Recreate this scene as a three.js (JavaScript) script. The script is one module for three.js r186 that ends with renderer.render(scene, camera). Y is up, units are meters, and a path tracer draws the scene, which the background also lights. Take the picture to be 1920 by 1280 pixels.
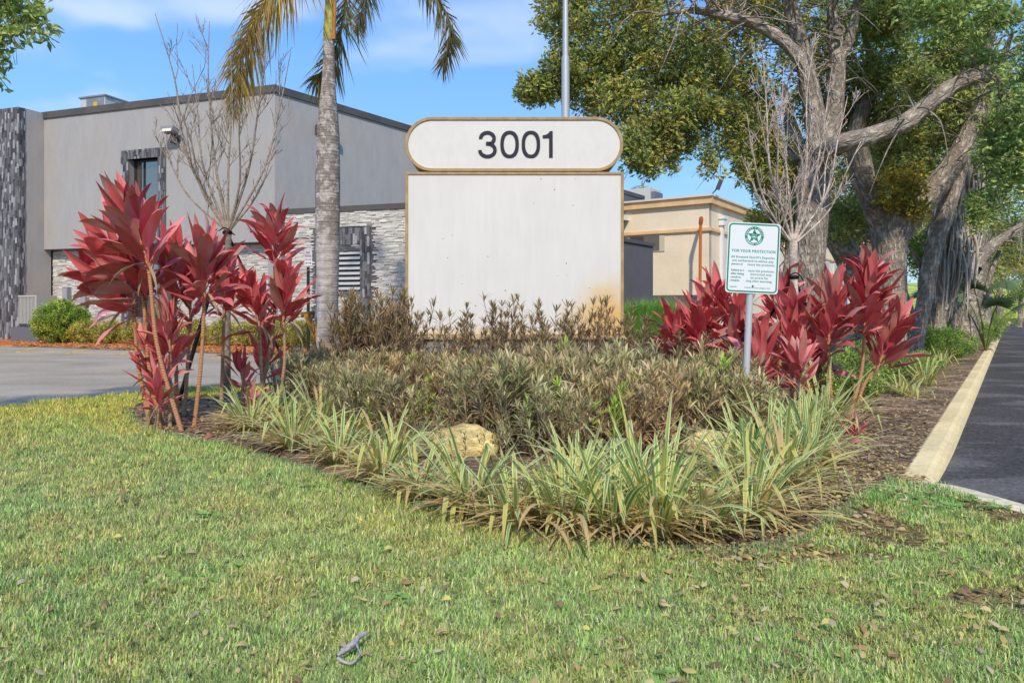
import * as THREE from 'three';
import { mergeGeometries } from 'three/addons/utils/BufferGeometryUtils.js';

// ---------------------------------------------------------------- camera, sky, sun, exposure
const F = 1350, HORIZON = 575, EYE = 1.3;               // focal length and horizon in photo pixels, eye height in metres
const scene = new THREE.Scene();
const camera = new THREE.PerspectiveCamera(2 * Math.atan(640 / F) * 180 / Math.PI, 1.5, 0.1, 900);
camera.position.set(0, EYE, 0);
camera.lookAt(0, EYE, -10);
camera.setViewOffset(1920, 1280, 0, 640 - HORIZON, 1920, 1280);
const renderer = new THREE.WebGLRenderer({ antialias: true });
renderer.toneMapping = THREE.LinearToneMapping;
renderer.toneMappingExposure = 1.4;
renderer.shadowMap.enabled = true;

let seed = 7;
function rnd() { seed |= 0; seed = seed + 0x6D2B79F5 | 0; let t = Math.imul(seed ^ seed >>> 15, 1 | seed); t = t + Math.imul(t ^ t >>> 7, 61 | t) ^ t; return ((t ^ t >>> 14) >>> 0) / 4294967296; }
const rr = (a, b) => a + (b - a) * rnd();
const jit = (c, a, b) => { const k = rr(a, b); return c.map(v => v * k); };
const pick = a => a[Math.floor(rnd() * a.length)];
const clamp = (x, a = 0, b = 1) => Math.min(b, Math.max(a, x));
const lerp = (a, b, t) => a + (b - a) * t;
const smooth = (a, b, x) => { const t = clamp((x - a) / (b - a)); return t * t * (3 - 2 * t); };
function hash(x, y, z) { let h = Math.imul(x, 374761393) ^ Math.imul(y, 668265263) ^ Math.imul(z, 2147483647 ^ 1274126177); h = Math.imul(h ^ h >>> 13, 1274126177); h = Math.imul(h ^ h >>> 16, 2246822519); return ((h ^ h >>> 13) >>> 0) / 4294967296; }
function noise(x, y, z = 0, per = 0) {                   // value noise, periodic in x and y when per > 0
  const xi = Math.floor(x), yi = Math.floor(y), zi = Math.floor(z);
  let fx = x - xi, fy = y - yi, fz = z - zi;
  fx = fx * fx * (3 - 2 * fx); fy = fy * fy * (3 - 2 * fy); fz = fz * fz * (3 - 2 * fz);
  const [wx, wy] = Array.isArray(per) ? per : [per, per], w = (v, p) => p ? ((v % p) + p) % p : v;
  const c = (i, j, k) => hash(w(xi + i, wx), w(yi + j, wy), zi + k);
  const l0 = lerp(lerp(c(0, 0, 0), c(1, 0, 0), fx), lerp(c(0, 1, 0), c(1, 1, 0), fx), fy);
  if (fz === 0) return l0;
  return lerp(l0, lerp(lerp(c(0, 0, 1), c(1, 0, 1), fx), lerp(c(0, 1, 1), c(1, 1, 1), fx), fy), fz);
}
function fbm(x, y, z = 0, oct = 4, per = 0) { let s = 0, a = .5, n = 0; for (let i = 0; i < oct; i++) { s += a * noise(x, y, z + i * 17, per); n += a; x *= 2; y *= 2; per = Array.isArray(per) ? [per[0] * 2, per[1] * 2] : per * 2; a *= .5; } return s / n; }

// sky: clear blue, paler towards the horizon, a few thin wisps of cirrus
{
  const W = 1024, Hh = 512, d = new Float32Array(W * Hh * 4);
  for (let j = 0; j < Hh; j++) for (let i = 0; i < W; i++) {
    const el = ((j + .5) / Hh - .5) * Math.PI, az = (i + .5) / W * 2 * Math.PI;
    const s = Math.max(0, Math.sin(el));
    const t1 = smooth(0, .20, s), t2 = smooth(.12, .55, s);
    let c = [lerp(.47, .24, t1), lerp(.66, .49, t1), lerp(.83, .83, t1)];
    c = [lerp(c[0], .078, t2), lerp(c[1], .25, t2), lerp(c[2], .70, t2)];
    if (el > 0.02) {
      const k = 1 / (s + .12), x = Math.cos(az) * Math.cos(el) * k, y = Math.sin(az) * Math.cos(el) * k;
      const n = fbm(x * 1.5 + 4.2 + 1.2 * fbm(x * 2.2, y * 2.2, 3), y * 3.6 + 1.1 + .8 * fbm(x, y, 9), 0, 6);
      const m = smooth(.47, .80, n) * smooth(.04, .2, s) * .5;
      c = c.map((v, q) => lerp(v, [.72, .76, .82][q], m));
    } else if (el < 0) c = [.47, .66, .83];
    d.set([c[0], c[1], c[2], 1], (j * W + i) * 4);
  }
  const sky = new THREE.DataTexture(d, W, Hh, THREE.RGBAFormat, THREE.FloatType);
  sky.mapping = THREE.EquirectangularReflectionMapping; sky.magFilter = THREE.LinearFilter; sky.minFilter = THREE.LinearFilter; sky.needsUpdate = true;
  scene.background = sky; scene.environment = sky;
}
const sun = new THREE.DirectionalLight(new THREE.Color(1, .915, .80), 2.55);
sun.position.set(1, 54, 44); sun.target.position.set(0, 0, -12);
sun.castShadow = true; sun.shadow.radius = 3; sun.shadow.mapSize.set(4096, 4096);
Object.assign(sun.shadow.camera, { left: -45, right: 45, top: 45, bottom: -45, near: 1, far: 160 });
scene.add(sun, sun.target);

// ---------------------------------------------------------------- helpers
const V = (x, y, Z) => new THREE.Vector3(x, y, -Z);      // Z is the distance in front of the camera
const P = (px, py, Z) => V((px - 960) / F * Z, EYE + (HORIZON - py) / F * Z, Z);
const G = (px, py, h = 0) => { const Z = F * (EYE - h) / (py - HORIZON); return V((px - 960) / F * Z, h, Z); };
const GZ = (px, Z, h = 0) => V((px - 960) / F * Z, h, Z);
const lin = hex => new THREE.Color(hex);
const names = {};
function uname(n) { const k = names[n] = (names[n] ?? -1) + 1; return k ? `${n}_${String(k).padStart(3, '0')}` : n; }
function tag(o, label, category, group) { o.userData.label = label; o.userData.category = category; if (group) o.userData.group = group; return o; }
function thing(name, label, category, pos, group) { const g = new THREE.Group(); g.name = uname(name); g.position.copy(pos); scene.add(g); return tag(g, label, category, group); }
function mesh(name, geo, mat, parent) { const m = new THREE.Mesh(geo, mat); m.name = name; m.castShadow = m.receiveShadow = true; parent.add(m); return m; }
// geometry given in world coordinates, stored relative to its thing
function wpart(root, name, geo, mat, parent = root) { geo.translate(-root.position.x, -root.position.y, -root.position.z); return mesh(name, geo, mat, parent); }
function struct(name, geo, mat) { const m = mesh(uname(name), geo, mat, scene); m.userData.kind = 'structure'; return m; }
function instanced(name, geo, mat, list, parent, stuff = true) {
  const m = new THREE.InstancedMesh(geo, mat, list.length), c = new THREE.Color();
  list.forEach((e, i) => { m.setMatrixAt(i, e.m); if (e.c) m.setColorAt(i, c.setRGB(e.c[0], e.c[1], e.c[2])); });
  m.name = name; m.castShadow = m.receiveShadow = true; if (stuff) m.userData.kind = 'stuff'; parent.add(m); return m;
}
const _q = new THREE.Quaternion(), _e = new THREE.Euler();
function place(p, rx, ry, rz, s) { return new THREE.Matrix4().compose(p, _q.setFromEuler(_e.set(rx, ry, rz, 'YXZ')), typeof s === 'number' ? new THREE.Vector3(s, s, s) : s); }
function metreUV(g) {
  const p = g.attributes.position, n = g.attributes.normal, uv = new Float32Array(p.count * 2);
  for (let i = 0; i < p.count; i++) {
    const ax = Math.abs(n.getX(i)), ay = Math.abs(n.getY(i)), az = Math.abs(n.getZ(i));
    if (ay > ax && ay > az) { uv[2 * i] = p.getX(i); uv[2 * i + 1] = p.getZ(i); } else if (ax > az) { uv[2 * i] = p.getZ(i); uv[2 * i + 1] = p.getY(i); } else { uv[2 * i] = p.getX(i); uv[2 * i + 1] = p.getY(i); }
  }
  g.setAttribute('uv', new THREE.BufferAttribute(uv, 2)); return g;
}
function paint(g, r, gg, b) { const n = g.attributes.position.count, a = new Float32Array(n * 3); for (let i = 0; i < n; i++) a.set([r, gg, b], i * 3); g.setAttribute('color', new THREE.BufferAttribute(a, 3)); return g; }
const box = (w, h, d, x = 0, y = 0, z = 0) => metreUV(new THREE.BoxGeometry(w, h, d)).translate(x, y, z);
// a wall frame: origin, direction to the right along the wall, normal towards the viewer
function frame(o, d) { const dd = d.clone().normalize(), n = dd.clone().cross(new THREE.Vector3(0, 1, 0)); return { o, d: dd, n, m: new THREE.Matrix4().makeBasis(dd, new THREE.Vector3(0, 1, 0), n).setPosition(o) }; }
function wbox(f, s0, s1, h0, h1, o0, o1) { const g = new THREE.BoxGeometry(Math.abs(s1 - s0), h1 - h0, Math.abs(o1 - o0)).translate((s0 + s1) / 2, (h0 + h1) / 2, (o0 + o1) / 2); return metreUV(g).applyMatrix4(f.m); }
const at = (f, s, h, o = 0) => f.o.clone().addScaledVector(f.d, s).addScaledVector(f.n, o).add(new THREE.Vector3(0, h, 0));
function slab(pts, top, depth) {                          // pts: Vector3 outline on the ground, extruded downwards from top
  const g = new THREE.ExtrudeGeometry(new THREE.Shape(pts.map(p => new THREE.Vector2(p.x, -p.z))), { depth, bevelEnabled: false });
  g.rotateX(-Math.PI / 2).translate(0, top - depth, 0); return metreUV(g);
}
function inside(x, z, poly) { let c = false; for (let i = 0, j = poly.length - 1; i < poly.length; j = i++) { const a = poly[i], b = poly[j]; if ((a.z > z) !== (b.z > z) && x < (b.x - a.x) * (z - a.z) / (b.z - a.z) + a.x) c = !c; } return c; }
function curvePts(pts, n) { return new THREE.CatmullRomCurve3(pts, false, 'centripetal').getPoints(n); }
// tapered tube through points, radii interpolated; uv in metres
function tube(pts, radii, { seg = 8, n = 0, wob = 0, cap = true } = {}) {
  if (n) { const c = curvePts(pts, n), R = radii; const rad = c.map((_, i) => { const t = i / n * (R.length - 1), k = Math.min(R.length - 2, Math.floor(t)); return lerp(R[k], R[k + 1], t - k); }); pts = c; radii = rad; }
  const N = pts.length, pos = [], nor = [], uv = [], idx = []; let len = 0;
  let t = pts[1].clone().sub(pts[0]).normalize(), u = new THREE.Vector3(Math.abs(t.y) > .9 ? 1 : 0, Math.abs(t.y) > .9 ? 0 : 1, 0); u.addScaledVector(t, -u.dot(t)).normalize();
  const ravg = radii.reduce((a, b) => a + b, 0) / N;
  for (let i = 0; i < N; i++) {
    t = pts[Math.min(i + 1, N - 1)].clone().sub(pts[Math.max(i - 1, 0)]).normalize(); u.addScaledVector(t, -u.dot(t)).normalize();
    const b = t.clone().cross(u); if (i) len += pts[i].distanceTo(pts[i - 1]);
    for (let k = 0; k <= seg; k++) {
      const a = k / seg * 2 * Math.PI, kk = k % seg, w = 1 + (wob ? wob * (noise(kk * .9 + 3, len * 2.2 / (ravg * 6 + .3), seg) - .5) * 2 : 0);
      const d = u.clone().multiplyScalar(Math.cos(a)).addScaledVector(b, Math.sin(a));
      pos.push(pts[i].x + d.x * radii[i] * w, pts[i].y + d.y * radii[i] * w, pts[i].z + d.z * radii[i] * w); nor.push(d.x, d.y, d.z); uv.push(k / seg * 2 * Math.PI * ravg, len);
    }
  }
  const R = seg + 1;
  for (let i = 0; i < N - 1; i++) for (let k = 0; k < seg; k++) { const a = i * R + k; idx.push(a, a + 1, a + R, a + 1, a + R + 1, a + R); }
  if (cap) for (const [i, f] of [[0, 1], [N - 1, 0]]) for (let k = 1; k < seg - 1; k++) f ? idx.push(i * R, i * R + k + 1, i * R + k) : idx.push(i * R, i * R + k, i * R + k + 1);
  const g = new THREE.BufferGeometry(); g.setAttribute('position', new THREE.Float32BufferAttribute(pos, 3)); g.setAttribute('normal', new THREE.Float32BufferAttribute(nor, 3)); g.setAttribute('uv', new THREE.Float32BufferAttribute(uv, 2)); g.setIndex(idx); return g;
}
// generic strip leaf along +y that bends towards +z. cols: positions across (-1..1), width(t), angle(t) from vertical, fold: depth of the V, colour(t, c) -> rgb
function leafGeo({ L, W, segs, cols, width, angle, fold = 0, colour, twist = 0, wave = 0 }) {
  const pos = [], col = [], idx = []; let y = 0, z = 0; const ph = rr(0, 6);
  for (let i = 0; i <= segs; i++) {
    const t = i / segs, a = angle(t), w = W / 2 * width(t), tw = twist * t;
    cols.forEach(c => {
      const f = Math.abs(c) * w * fold + wave * w * Math.sin(t * 9 + ph + c * 2.5), x = c * w;
      const px = x * Math.cos(tw), off = x * Math.sin(tw) - f;
      pos.push(px, y + Math.sin(a) * off, z - Math.cos(a) * off); const k = colour(t, c); col.push(k[0], k[1], k[2]);
    });
    y += Math.cos(a) * L / segs; z += Math.sin(a) * L / segs;
  }
  const C = cols.length;
  for (let i = 0; i < segs; i++) for (let k = 0; k < C - 1; k++) { const a = i * C + k; idx.push(a, a + 1, a + C, a + 1, a + C + 1, a + C); }
  const g = new THREE.BufferGeometry(); g.setAttribute('position', new THREE.Float32BufferAttribute(pos, 3)); g.setAttribute('color', new THREE.Float32BufferAttribute(col, 3)); g.setIndex(idx); g.computeVertexNormals(); return g;
}
const colTube = (g, c) => { const h = g; h.deleteAttribute('uv'); return paint(h, ...c); };

// ---------------------------------------------------------------- textures
function tex(size, fn, srgb = true, metres = 1) {
  const d = new Uint8Array(size * size * 4);
  for (let j = 0; j < size; j++) for (let i = 0; i < size; i++) { const c = fn(i / size, j / size); const o = (j * size + i) * 4; d[o] = clamp(c[0]) * 255; d[o + 1] = clamp(c[1]) * 255; d[o + 2] = clamp(c[2]) * 255; d[o + 3] = 255; }
  const t = new THREE.DataTexture(d, size, size); t.wrapS = t.wrapT = THREE.RepeatWrapping; t.magFilter = THREE.LinearFilter; t.minFilter = THREE.LinearMipmapLinearFilter; t.generateMipmaps = true;
  if (srgb) t.colorSpace = THREE.SRGBColorSpace; t.repeat.set(1 / metres, 1 / metres); t.needsUpdate = true; return t;
}
const rgb = (a, k = 1) => a.map(v => v / 255 * k);
const std = (o) => new THREE.MeshPhysicalMaterial({ specularIntensity: o.metalness ? 1 : .35, ...o });
const flat = (hex, roughness = .8, o = {}) => std({ color: lin(hex), roughness, ...o });
function mottled(base, amp, metres, { fine = 64, bump = 0, rough = .9, size = 512, tintAmp = .02, streak = 1 } = {}) {
  const z = rnd() * 99 | 0;
  const t = tex(size, (u, v) => { const sx = streak < 1 ? Math.round(4 / streak) : 4, sy = streak < 1 ? 4 : 4 * streak; const a = fbm(u * sx, v * sy, z, 4, [sx, sy]), b = fbm(u * fine, v * fine, z + 5, 2, fine), k = 1 + amp * ((a - .5) * 1.5 + (b - .5)); const q = tintAmp * (fbm(u * 3, v * 3, z + 31, 3, 3) - .5) * 2; return [base[0] / 255 * k * (1 + q), base[1] / 255 * k, base[2] / 255 * k * (1 - q)]; }, true, metres);
  const o = { map: t, roughness: rough };
  if (bump) { o.bumpMap = tex(size, (u, v) => { const b = fbm(u * fine, v * fine, z + 5, 3, fine); return [b, b, b]; }, false, metres); o.bumpScale = bump; }
  return std(o);
}
const M = {};
M.stucco = mottled([171, 166, 159], .045, 3, { fine: 96, bump: .004, streak: .25 });
M.stuccoSide = mottled([177, 172, 164], .05, 3, { fine: 96, bump: .004, streak: .25 });
M.darkPaint = mottled([104, 102, 104], .08, 3, { fine: 64, bump: .003 });
M.beige = mottled([240, 221, 188], .05, 3, { fine: 64, bump: .003 });
M.trimBeige = mottled([224, 188, 136], .08, 2);
M.coping = mottled([92, 88, 84], .15, 2, { rough: .6 });
M.drive = mottled([168, 154, 132], .16, 5, { fine: 200, bump: .004, size: 1024, streak: 2 }); M.drive.specularIntensity = .08;
M.kerb = mottled([226, 205, 152], .14, 2, { fine: 64, bump: .003 });
M.ribbon = mottled([200, 186, 150], .3, 2, { fine: 64, bump: .004 });
M.soil = (() => {
  const f = (u, v) => { const a = fbm(u * 5, v * 5, 2, 5, 5), b = fbm(u * 90, v * 90, 3, 2, 90), c = fbm(u * 9, v * 40, 8, 3, [9, 40]); const k = .62 + .5 * a + .7 * (b - .5), g = smooth(.5, .75, c); return [lerp(140, 186, g) / 255 * k, lerp(114, 162, g) / 255 * k, lerp(86, 130, g) / 255 * k]; };
  return std({ map: tex(1024, f, true, 2.2), roughness: 1, bumpMap: tex(1024, (u, v) => { const b = fbm(u * 60, v * 60, 3, 3, 60); return [b, b, b]; }, false, 2.2), bumpScale: .025 });
})();
M.turf = (() => std({ map: tex(1024, (u, v) => { const a = fbm(u * 6, v * 6, 12, 4, 6), b = fbm(u * 120, v * 120, 13, 2, 120); const k = .5 + .9 * b; return [lerp(120, 156, a) / 255 * k, lerp(108, 126, a) / 255 * k, lerp(66, 80, a) / 255 * k]; }, true, 2), roughness: 1, bumpMap: tex(512, (u, v) => { const b = fbm(u * 80, v * 80, 3, 3, 80); return [b, b, b]; }, false, 1), bumpScale: .02 }))();
M.asphalt = (() => std({ map: tex(1024, (u, v) => { const a = fbm(u * 4, v * 4, 21, 4, 4), b = fbm(u * 200, v * 200, 22, 2, 200), st = fbm(u * 3 + .4 * fbm(u * 2, v * 2, 4, 3, 2), v * 8, 25, 4, [3, 8]); const k = .86 + .28 * (a - .5) + .5 * (b - .5) + .22 * smooth(.5, .6, st); return [100 / 255 * k, 96 / 255 * k, 91 / 255 * k]; }, true, 4), roughness: .97, specularIntensity: .1, bumpMap: tex(512, (u, v) => { const b = fbm(u * 128, v * 128, 3, 2, 128); return [b, b, b]; }, false, 1), bumpScale: .006 }))();
function bark(c1, c2, metres, su, sv, bump) {
  const h = (u, v) => { const w = .5 * fbm(u * 6, v * 3, 41, 3, 3); const a = fbm(u * su + w * 2, v * sv, 42, 4, [su, sv]), b = fbm(u * 60, v * 30, 43, 2, 30); return clamp(1.7 * Math.abs(a - .5) * 1.4 + .35 * b); };
  return std({ map: tex(512, (u, v) => { const k = h(u, v), l = fbm(u * 4, v * 4, 47, 3, 4); const m = .8 + .5 * (l - .4); return [0, 1, 2].map(q => lerp(c1[q], c2[q], k) / 255 * m); }, true, metres), roughness: .95, bumpMap: tex(512, (u, v) => { const k = h(u, v); return [k, k, k]; }, false, metres), bumpScale: bump });
}
M.oakBark = bark([134, 119, 102], [236, 222, 200], .8, 14, 5, .035);
M.myrtleDark = mottled([152, 136, 118], .4, .6, { fine: 24, bump: .002 });
M.myrtleBark = mottled([196, 180, 163], .35, .6, { fine: 24, bump: .002, streak: .4 });
M.vc = std({ vertexColors: true, roughness: .8 });
M.vcRough = std({ vertexColors: true, roughness: 1 });
M.leaf = new THREE.MeshPhysicalMaterial({ vertexColors: true, roughness: .75, transmission: .38, thickness: 0, specularIntensity: .2 });
M.leafGlossy = new THREE.MeshPhysicalMaterial({ vertexColors: true, roughness: .44, transmission: .22, thickness: 0, specularIntensity: .45 });
M.steel = std({ color: lin('#c6c6c3'), roughness: .4, metalness: .45 });
M.black = flat('#191919', .5);
// ---------------------------------------------------------------- ground, lawn, driveway, road, kerb
const dK = new THREE.Vector3(940, 0, -1350).normalize();          // along the kerb and the right-hand walls
const dL = new THREE.Vector3(3932, 0, 1350).normalize();          // along the main facade, to the right
struct('ground', (() => { const g = new THREE.PlaneGeometry(1200, 1200).rotateX(-Math.PI / 2).translate(0, -.22, 0); return metreUV(g); })(), M.turf);

const kerb0 = V(2.94, 0, 5.45), kAt = (s, o = 0, y = 0) => kerb0.clone().addScaledVector(dK, s).add(new THREE.Vector3(dK.z * -1 * o, y, dK.x * o));   // o: metres towards the road
const lawnEdge = [[232, 768], [246, 795], [300, 815], [420, 838], [500, 862], [600, 893], [700, 925], [800, 957], [900, 980], [1000, 1003], [1100, 1019], [1200, 1032], [1300, 1042], [1400, 1044], [1500, 1024], [1570, 970], [1640, 925], [1690, 900]].map(([x, y]) => G(x, y));
const driveEdge = [[-420, 808], [-200, 788], [0, 766], [130, 751], [250, 740], [400, 726], [500, 718], [600, 711], [680, 703]].map(([x, y]) => G(x, y));
const stripIn = [V(3.02, 0, 5.18), V(3.12, 0, 4.85), V(3.2, 0, 4.5), V(3.45, 0, 3.4), V(3.9, 0, 2.0), V(4.8, 0, -2)];   // lawn side of the concrete ribbon, towards the camera
// lawn outline: along the bed, down the ribbon, round behind the camera, up the drive edge
const lawnPoly = [...lawnEdge, ...stripIn, V(4.8, 0, -8), V(-16, 0, -8), ...driveEdge.slice(0, 8), G(560, 722), G(430, 741), G(290, 748)];
const bedPoly = [...lawnEdge.slice(0, -1), kAt(0, 0), kAt(60, 0), V(14, 0, 56), V(4.5, 0, 17.5), V(-1, 0, 15.5), G(690, 702), G(560, 722), G(430, 741), G(290, 748)];
struct('planting_bed', slab(bedPoly, 0, .22), M.soil);
struct('lawn', slab(lawnPoly, .006, .22), M.turf);
const mulchFront = [[-500, 641], [60, 647], [300, 653], [590, 664], [700, 668], [800, 673]].map(([x, y]) => G(x, y));
const drivePoly = [...driveEdge, V(-1, 0, 15.4), V(4.6, 0, 17.4), V(9, 0, 28), ...mulchFront.slice().reverse().map(p => p.clone()), V(-60, 0, 26), V(-60, 0, 8)];
struct('driveway', slab(drivePoly, -.035, .2), M.drive);
{ // faded yellow bay lines along the mulch
  const m = mottled([206, 170, 84], .3, 1, { fine: 48 });
  const line = (a, b, w) => { const d = b.clone().sub(a).normalize(), n = new THREE.Vector3(-d.z, 0, d.x).multiplyScalar(w / 2); return slab([a.clone().add(n), b.clone().add(n), b.clone().sub(n), a.clone().sub(n)], -.031, .003); };
  const gs = []; for (let i = 0; i < 6; i++) { const a = G(70 + i * 95, 651 + i * 2.3, -.035), b = G(30 + i * 92, 661 + i * 2.6, -.035); gs.push(line(a, b, .1)); }
  gs.push(line(G(-100, 654, -.035), G(600, 676, -.035), .09));
  gs.forEach(g => struct('parking_line', g, m));
}
// road on the right with its sealed asphalt, kerb and flush ribbon
const roadY = -.115;
const ribbonOut = stripIn.map((p, i) => p.clone().add(new THREE.Vector3(.2, 0, -.02)));
struct('road', (() => {                                            // rises to meet the flush ribbon at its near end
  const pos = [], uv = [], idx = [], S = [...Array(26).keys()].map(i => i < 16 ? -10 + i : 6 + Math.pow((i - 16) / 9, 1.5) * 72), O = [.16, 1, 2, 4, 7, 10];
  for (const q of S) for (const o of O) { const p = kAt(q, o), y = lerp(-.014, roadY, smooth(-2.2, 2.2, q)); pos.push(p.x, y, p.z); uv.push(p.x, p.z); }
  for (let i = 0; i < S.length - 1; i++) for (let k = 0; k < O.length - 1; k++) { const n = O.length, e = i * n + k; idx.push(e, e + 1, e + n, e + 1, e + n + 1, e + n); }
  const g = new THREE.BufferGeometry(); g.setAttribute('position', new THREE.Float32BufferAttribute(pos, 3)); g.setAttribute('uv', new THREE.Float32BufferAttribute(uv, 2)); g.setIndex(idx); g.computeVertexNormals(); return g;
})(), M.asphalt);
{
  const prof = [[0, 0], [.02, .012], [.15, .012], [.185, -.01], [.215, -.06], [.235, roadY - .01], [.235, -.3], [0, -.3]], N = 60, pos = [], uv = [], idx = [];
  for (let i = 0; i <= N; i++) { const s = Math.pow(i / N, 1.6) * 70; prof.forEach(([o, y], k) => { const p = kAt(s, o, y); p.x += .4 * smooth(45, 70, s); pos.push(p.x, p.y, p.z); uv.push(s, o + (k > 3 ? -y : 0)); }); }
  const C = prof.length; for (let i = 0; i < N; i++) for (let k = 0; k < C - 1; k++) { const a = i * C + k; idx.push(a, a + C, a + 1, a + 1, a + C, a + C + 1); }
  for (let k = 1; k < C - 1; k++) idx.push(0, k, k + 1);
  let g = new THREE.BufferGeometry(); g.setAttribute('position', new THREE.Float32BufferAttribute(pos, 3)); g.setAttribute('uv', new THREE.Float32BufferAttribute(uv, 2)); g.setIndex(idx); g = g.toNonIndexed(); g.computeVertexNormals();
  struct('kerb', g, M.kerb);
  const rp = [], ru = [], ri = []; const A = curvePts([kAt(-.02, 0), ...stripIn], 40), B = curvePts([kAt(-.02, .24), ...ribbonOut], 40); let l = 0;
  A.forEach((a, i) => { const b = B[i]; if (i) l += a.distanceTo(A[i - 1]); [[a, -.2, 0], [a, .010, .01], [a.clone().lerp(b, .12), .014, .03], [b, .006, .2], [b, -.3, .3]].forEach(([q, y, o]) => { rp.push(q.x, y, q.z); ru.push(l, o); }); });
  for (let i = 0; i < 40; i++) for (let k = 0; k < 4; k++) { const a = i * 5 + k; ri.push(a, a + 1, a + 5, a + 1, a + 6, a + 5); }
  let h = new THREE.BufferGeometry(); h.setAttribute('position', new THREE.Float32BufferAttribute(rp, 3)); h.setAttribute('uv', new THREE.Float32BufferAttribute(ru, 2)); h.setIndex(ri); h = h.toNonIndexed(); h.computeVertexNormals();
  struct('kerb', h, M.ribbon);
}
// sunlit grass bank far along the road
struct('hill', (() => { const g = new THREE.SphereGeometry(1, 48, 24).scale(60, 7, 30).translate(78, -1.5, -125); return metreUV(g); })(), mottled([168, 176, 84], .4, 6, { fine: 90 }));

// ---------------------------------------------------------------- buildings
// irregular ledger stone veneer: strips in courses, one joined part per wall
function ledger(f, s0, s1, h0, h1, { row = .05, lmin = .14, lmax = .42, o = 0, depth = .05, cols, vertical = false, holes = [] }) {
  const gs = [], a0 = vertical ? s0 : h0, a1 = vertical ? s1 : h1, b0 = vertical ? h0 : s0, b1 = vertical ? h1 : s1;
  for (let a = a0; a < a1 - .01;) {
    const h = Math.min(row * rr(.75, 1.3), a1 - a); let b = b0 - rr(0, lmax);
    while (b < b1) {
      const l = rr(lmin, lmax), u0 = Math.max(b, b0), u1 = Math.min(b + l, b1); b += l; if (u1 - u0 < .02) continue;
      const r = vertical ? [a, a + h, u0, u1] : [u0, u1, a, a + h];
      if (holes.some(q => r[0] < q[1] && r[1] > q[0] && r[2] < q[3] && r[3] > q[2])) continue;
      const c = pick(cols), k = rr(.85, 1.15), d = depth * rr(.3, 1);
      const g = wbox(f, r[0] + .003, r[1] - .003, r[2] + .003, r[3] - .003, o, o + d); gs.push(paint(g, c[0] * k, c[1] * k, c[2] * k));
    }
    a += h;
  }
  const g = mergeGeometries(gs); g.deleteAttribute('uv'); return g;
}
const PALE = [[.68, .635, .55], [.62, .58, .505], [.74, .695, .60], [.56, .525, .46], [.70, .655, .57], [.48, .45, .40]];
const SLATE = [[.15, .147, .15], [.10, .098, .10], [.20, .196, .20], [.075, .074, .077], [.36, .355, .355], [.17, .166, .168]];
const zL = (px, Zc) => Zc * 3487 / (px + 2972);                      // depth along the main facade plane for a photo column
const glass = std({ color: lin('#a59a8c'), roughness: .03, metalness: .9 });
const mullion = flat('#3a3b3d', .5, { metalness: .3 });
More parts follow.
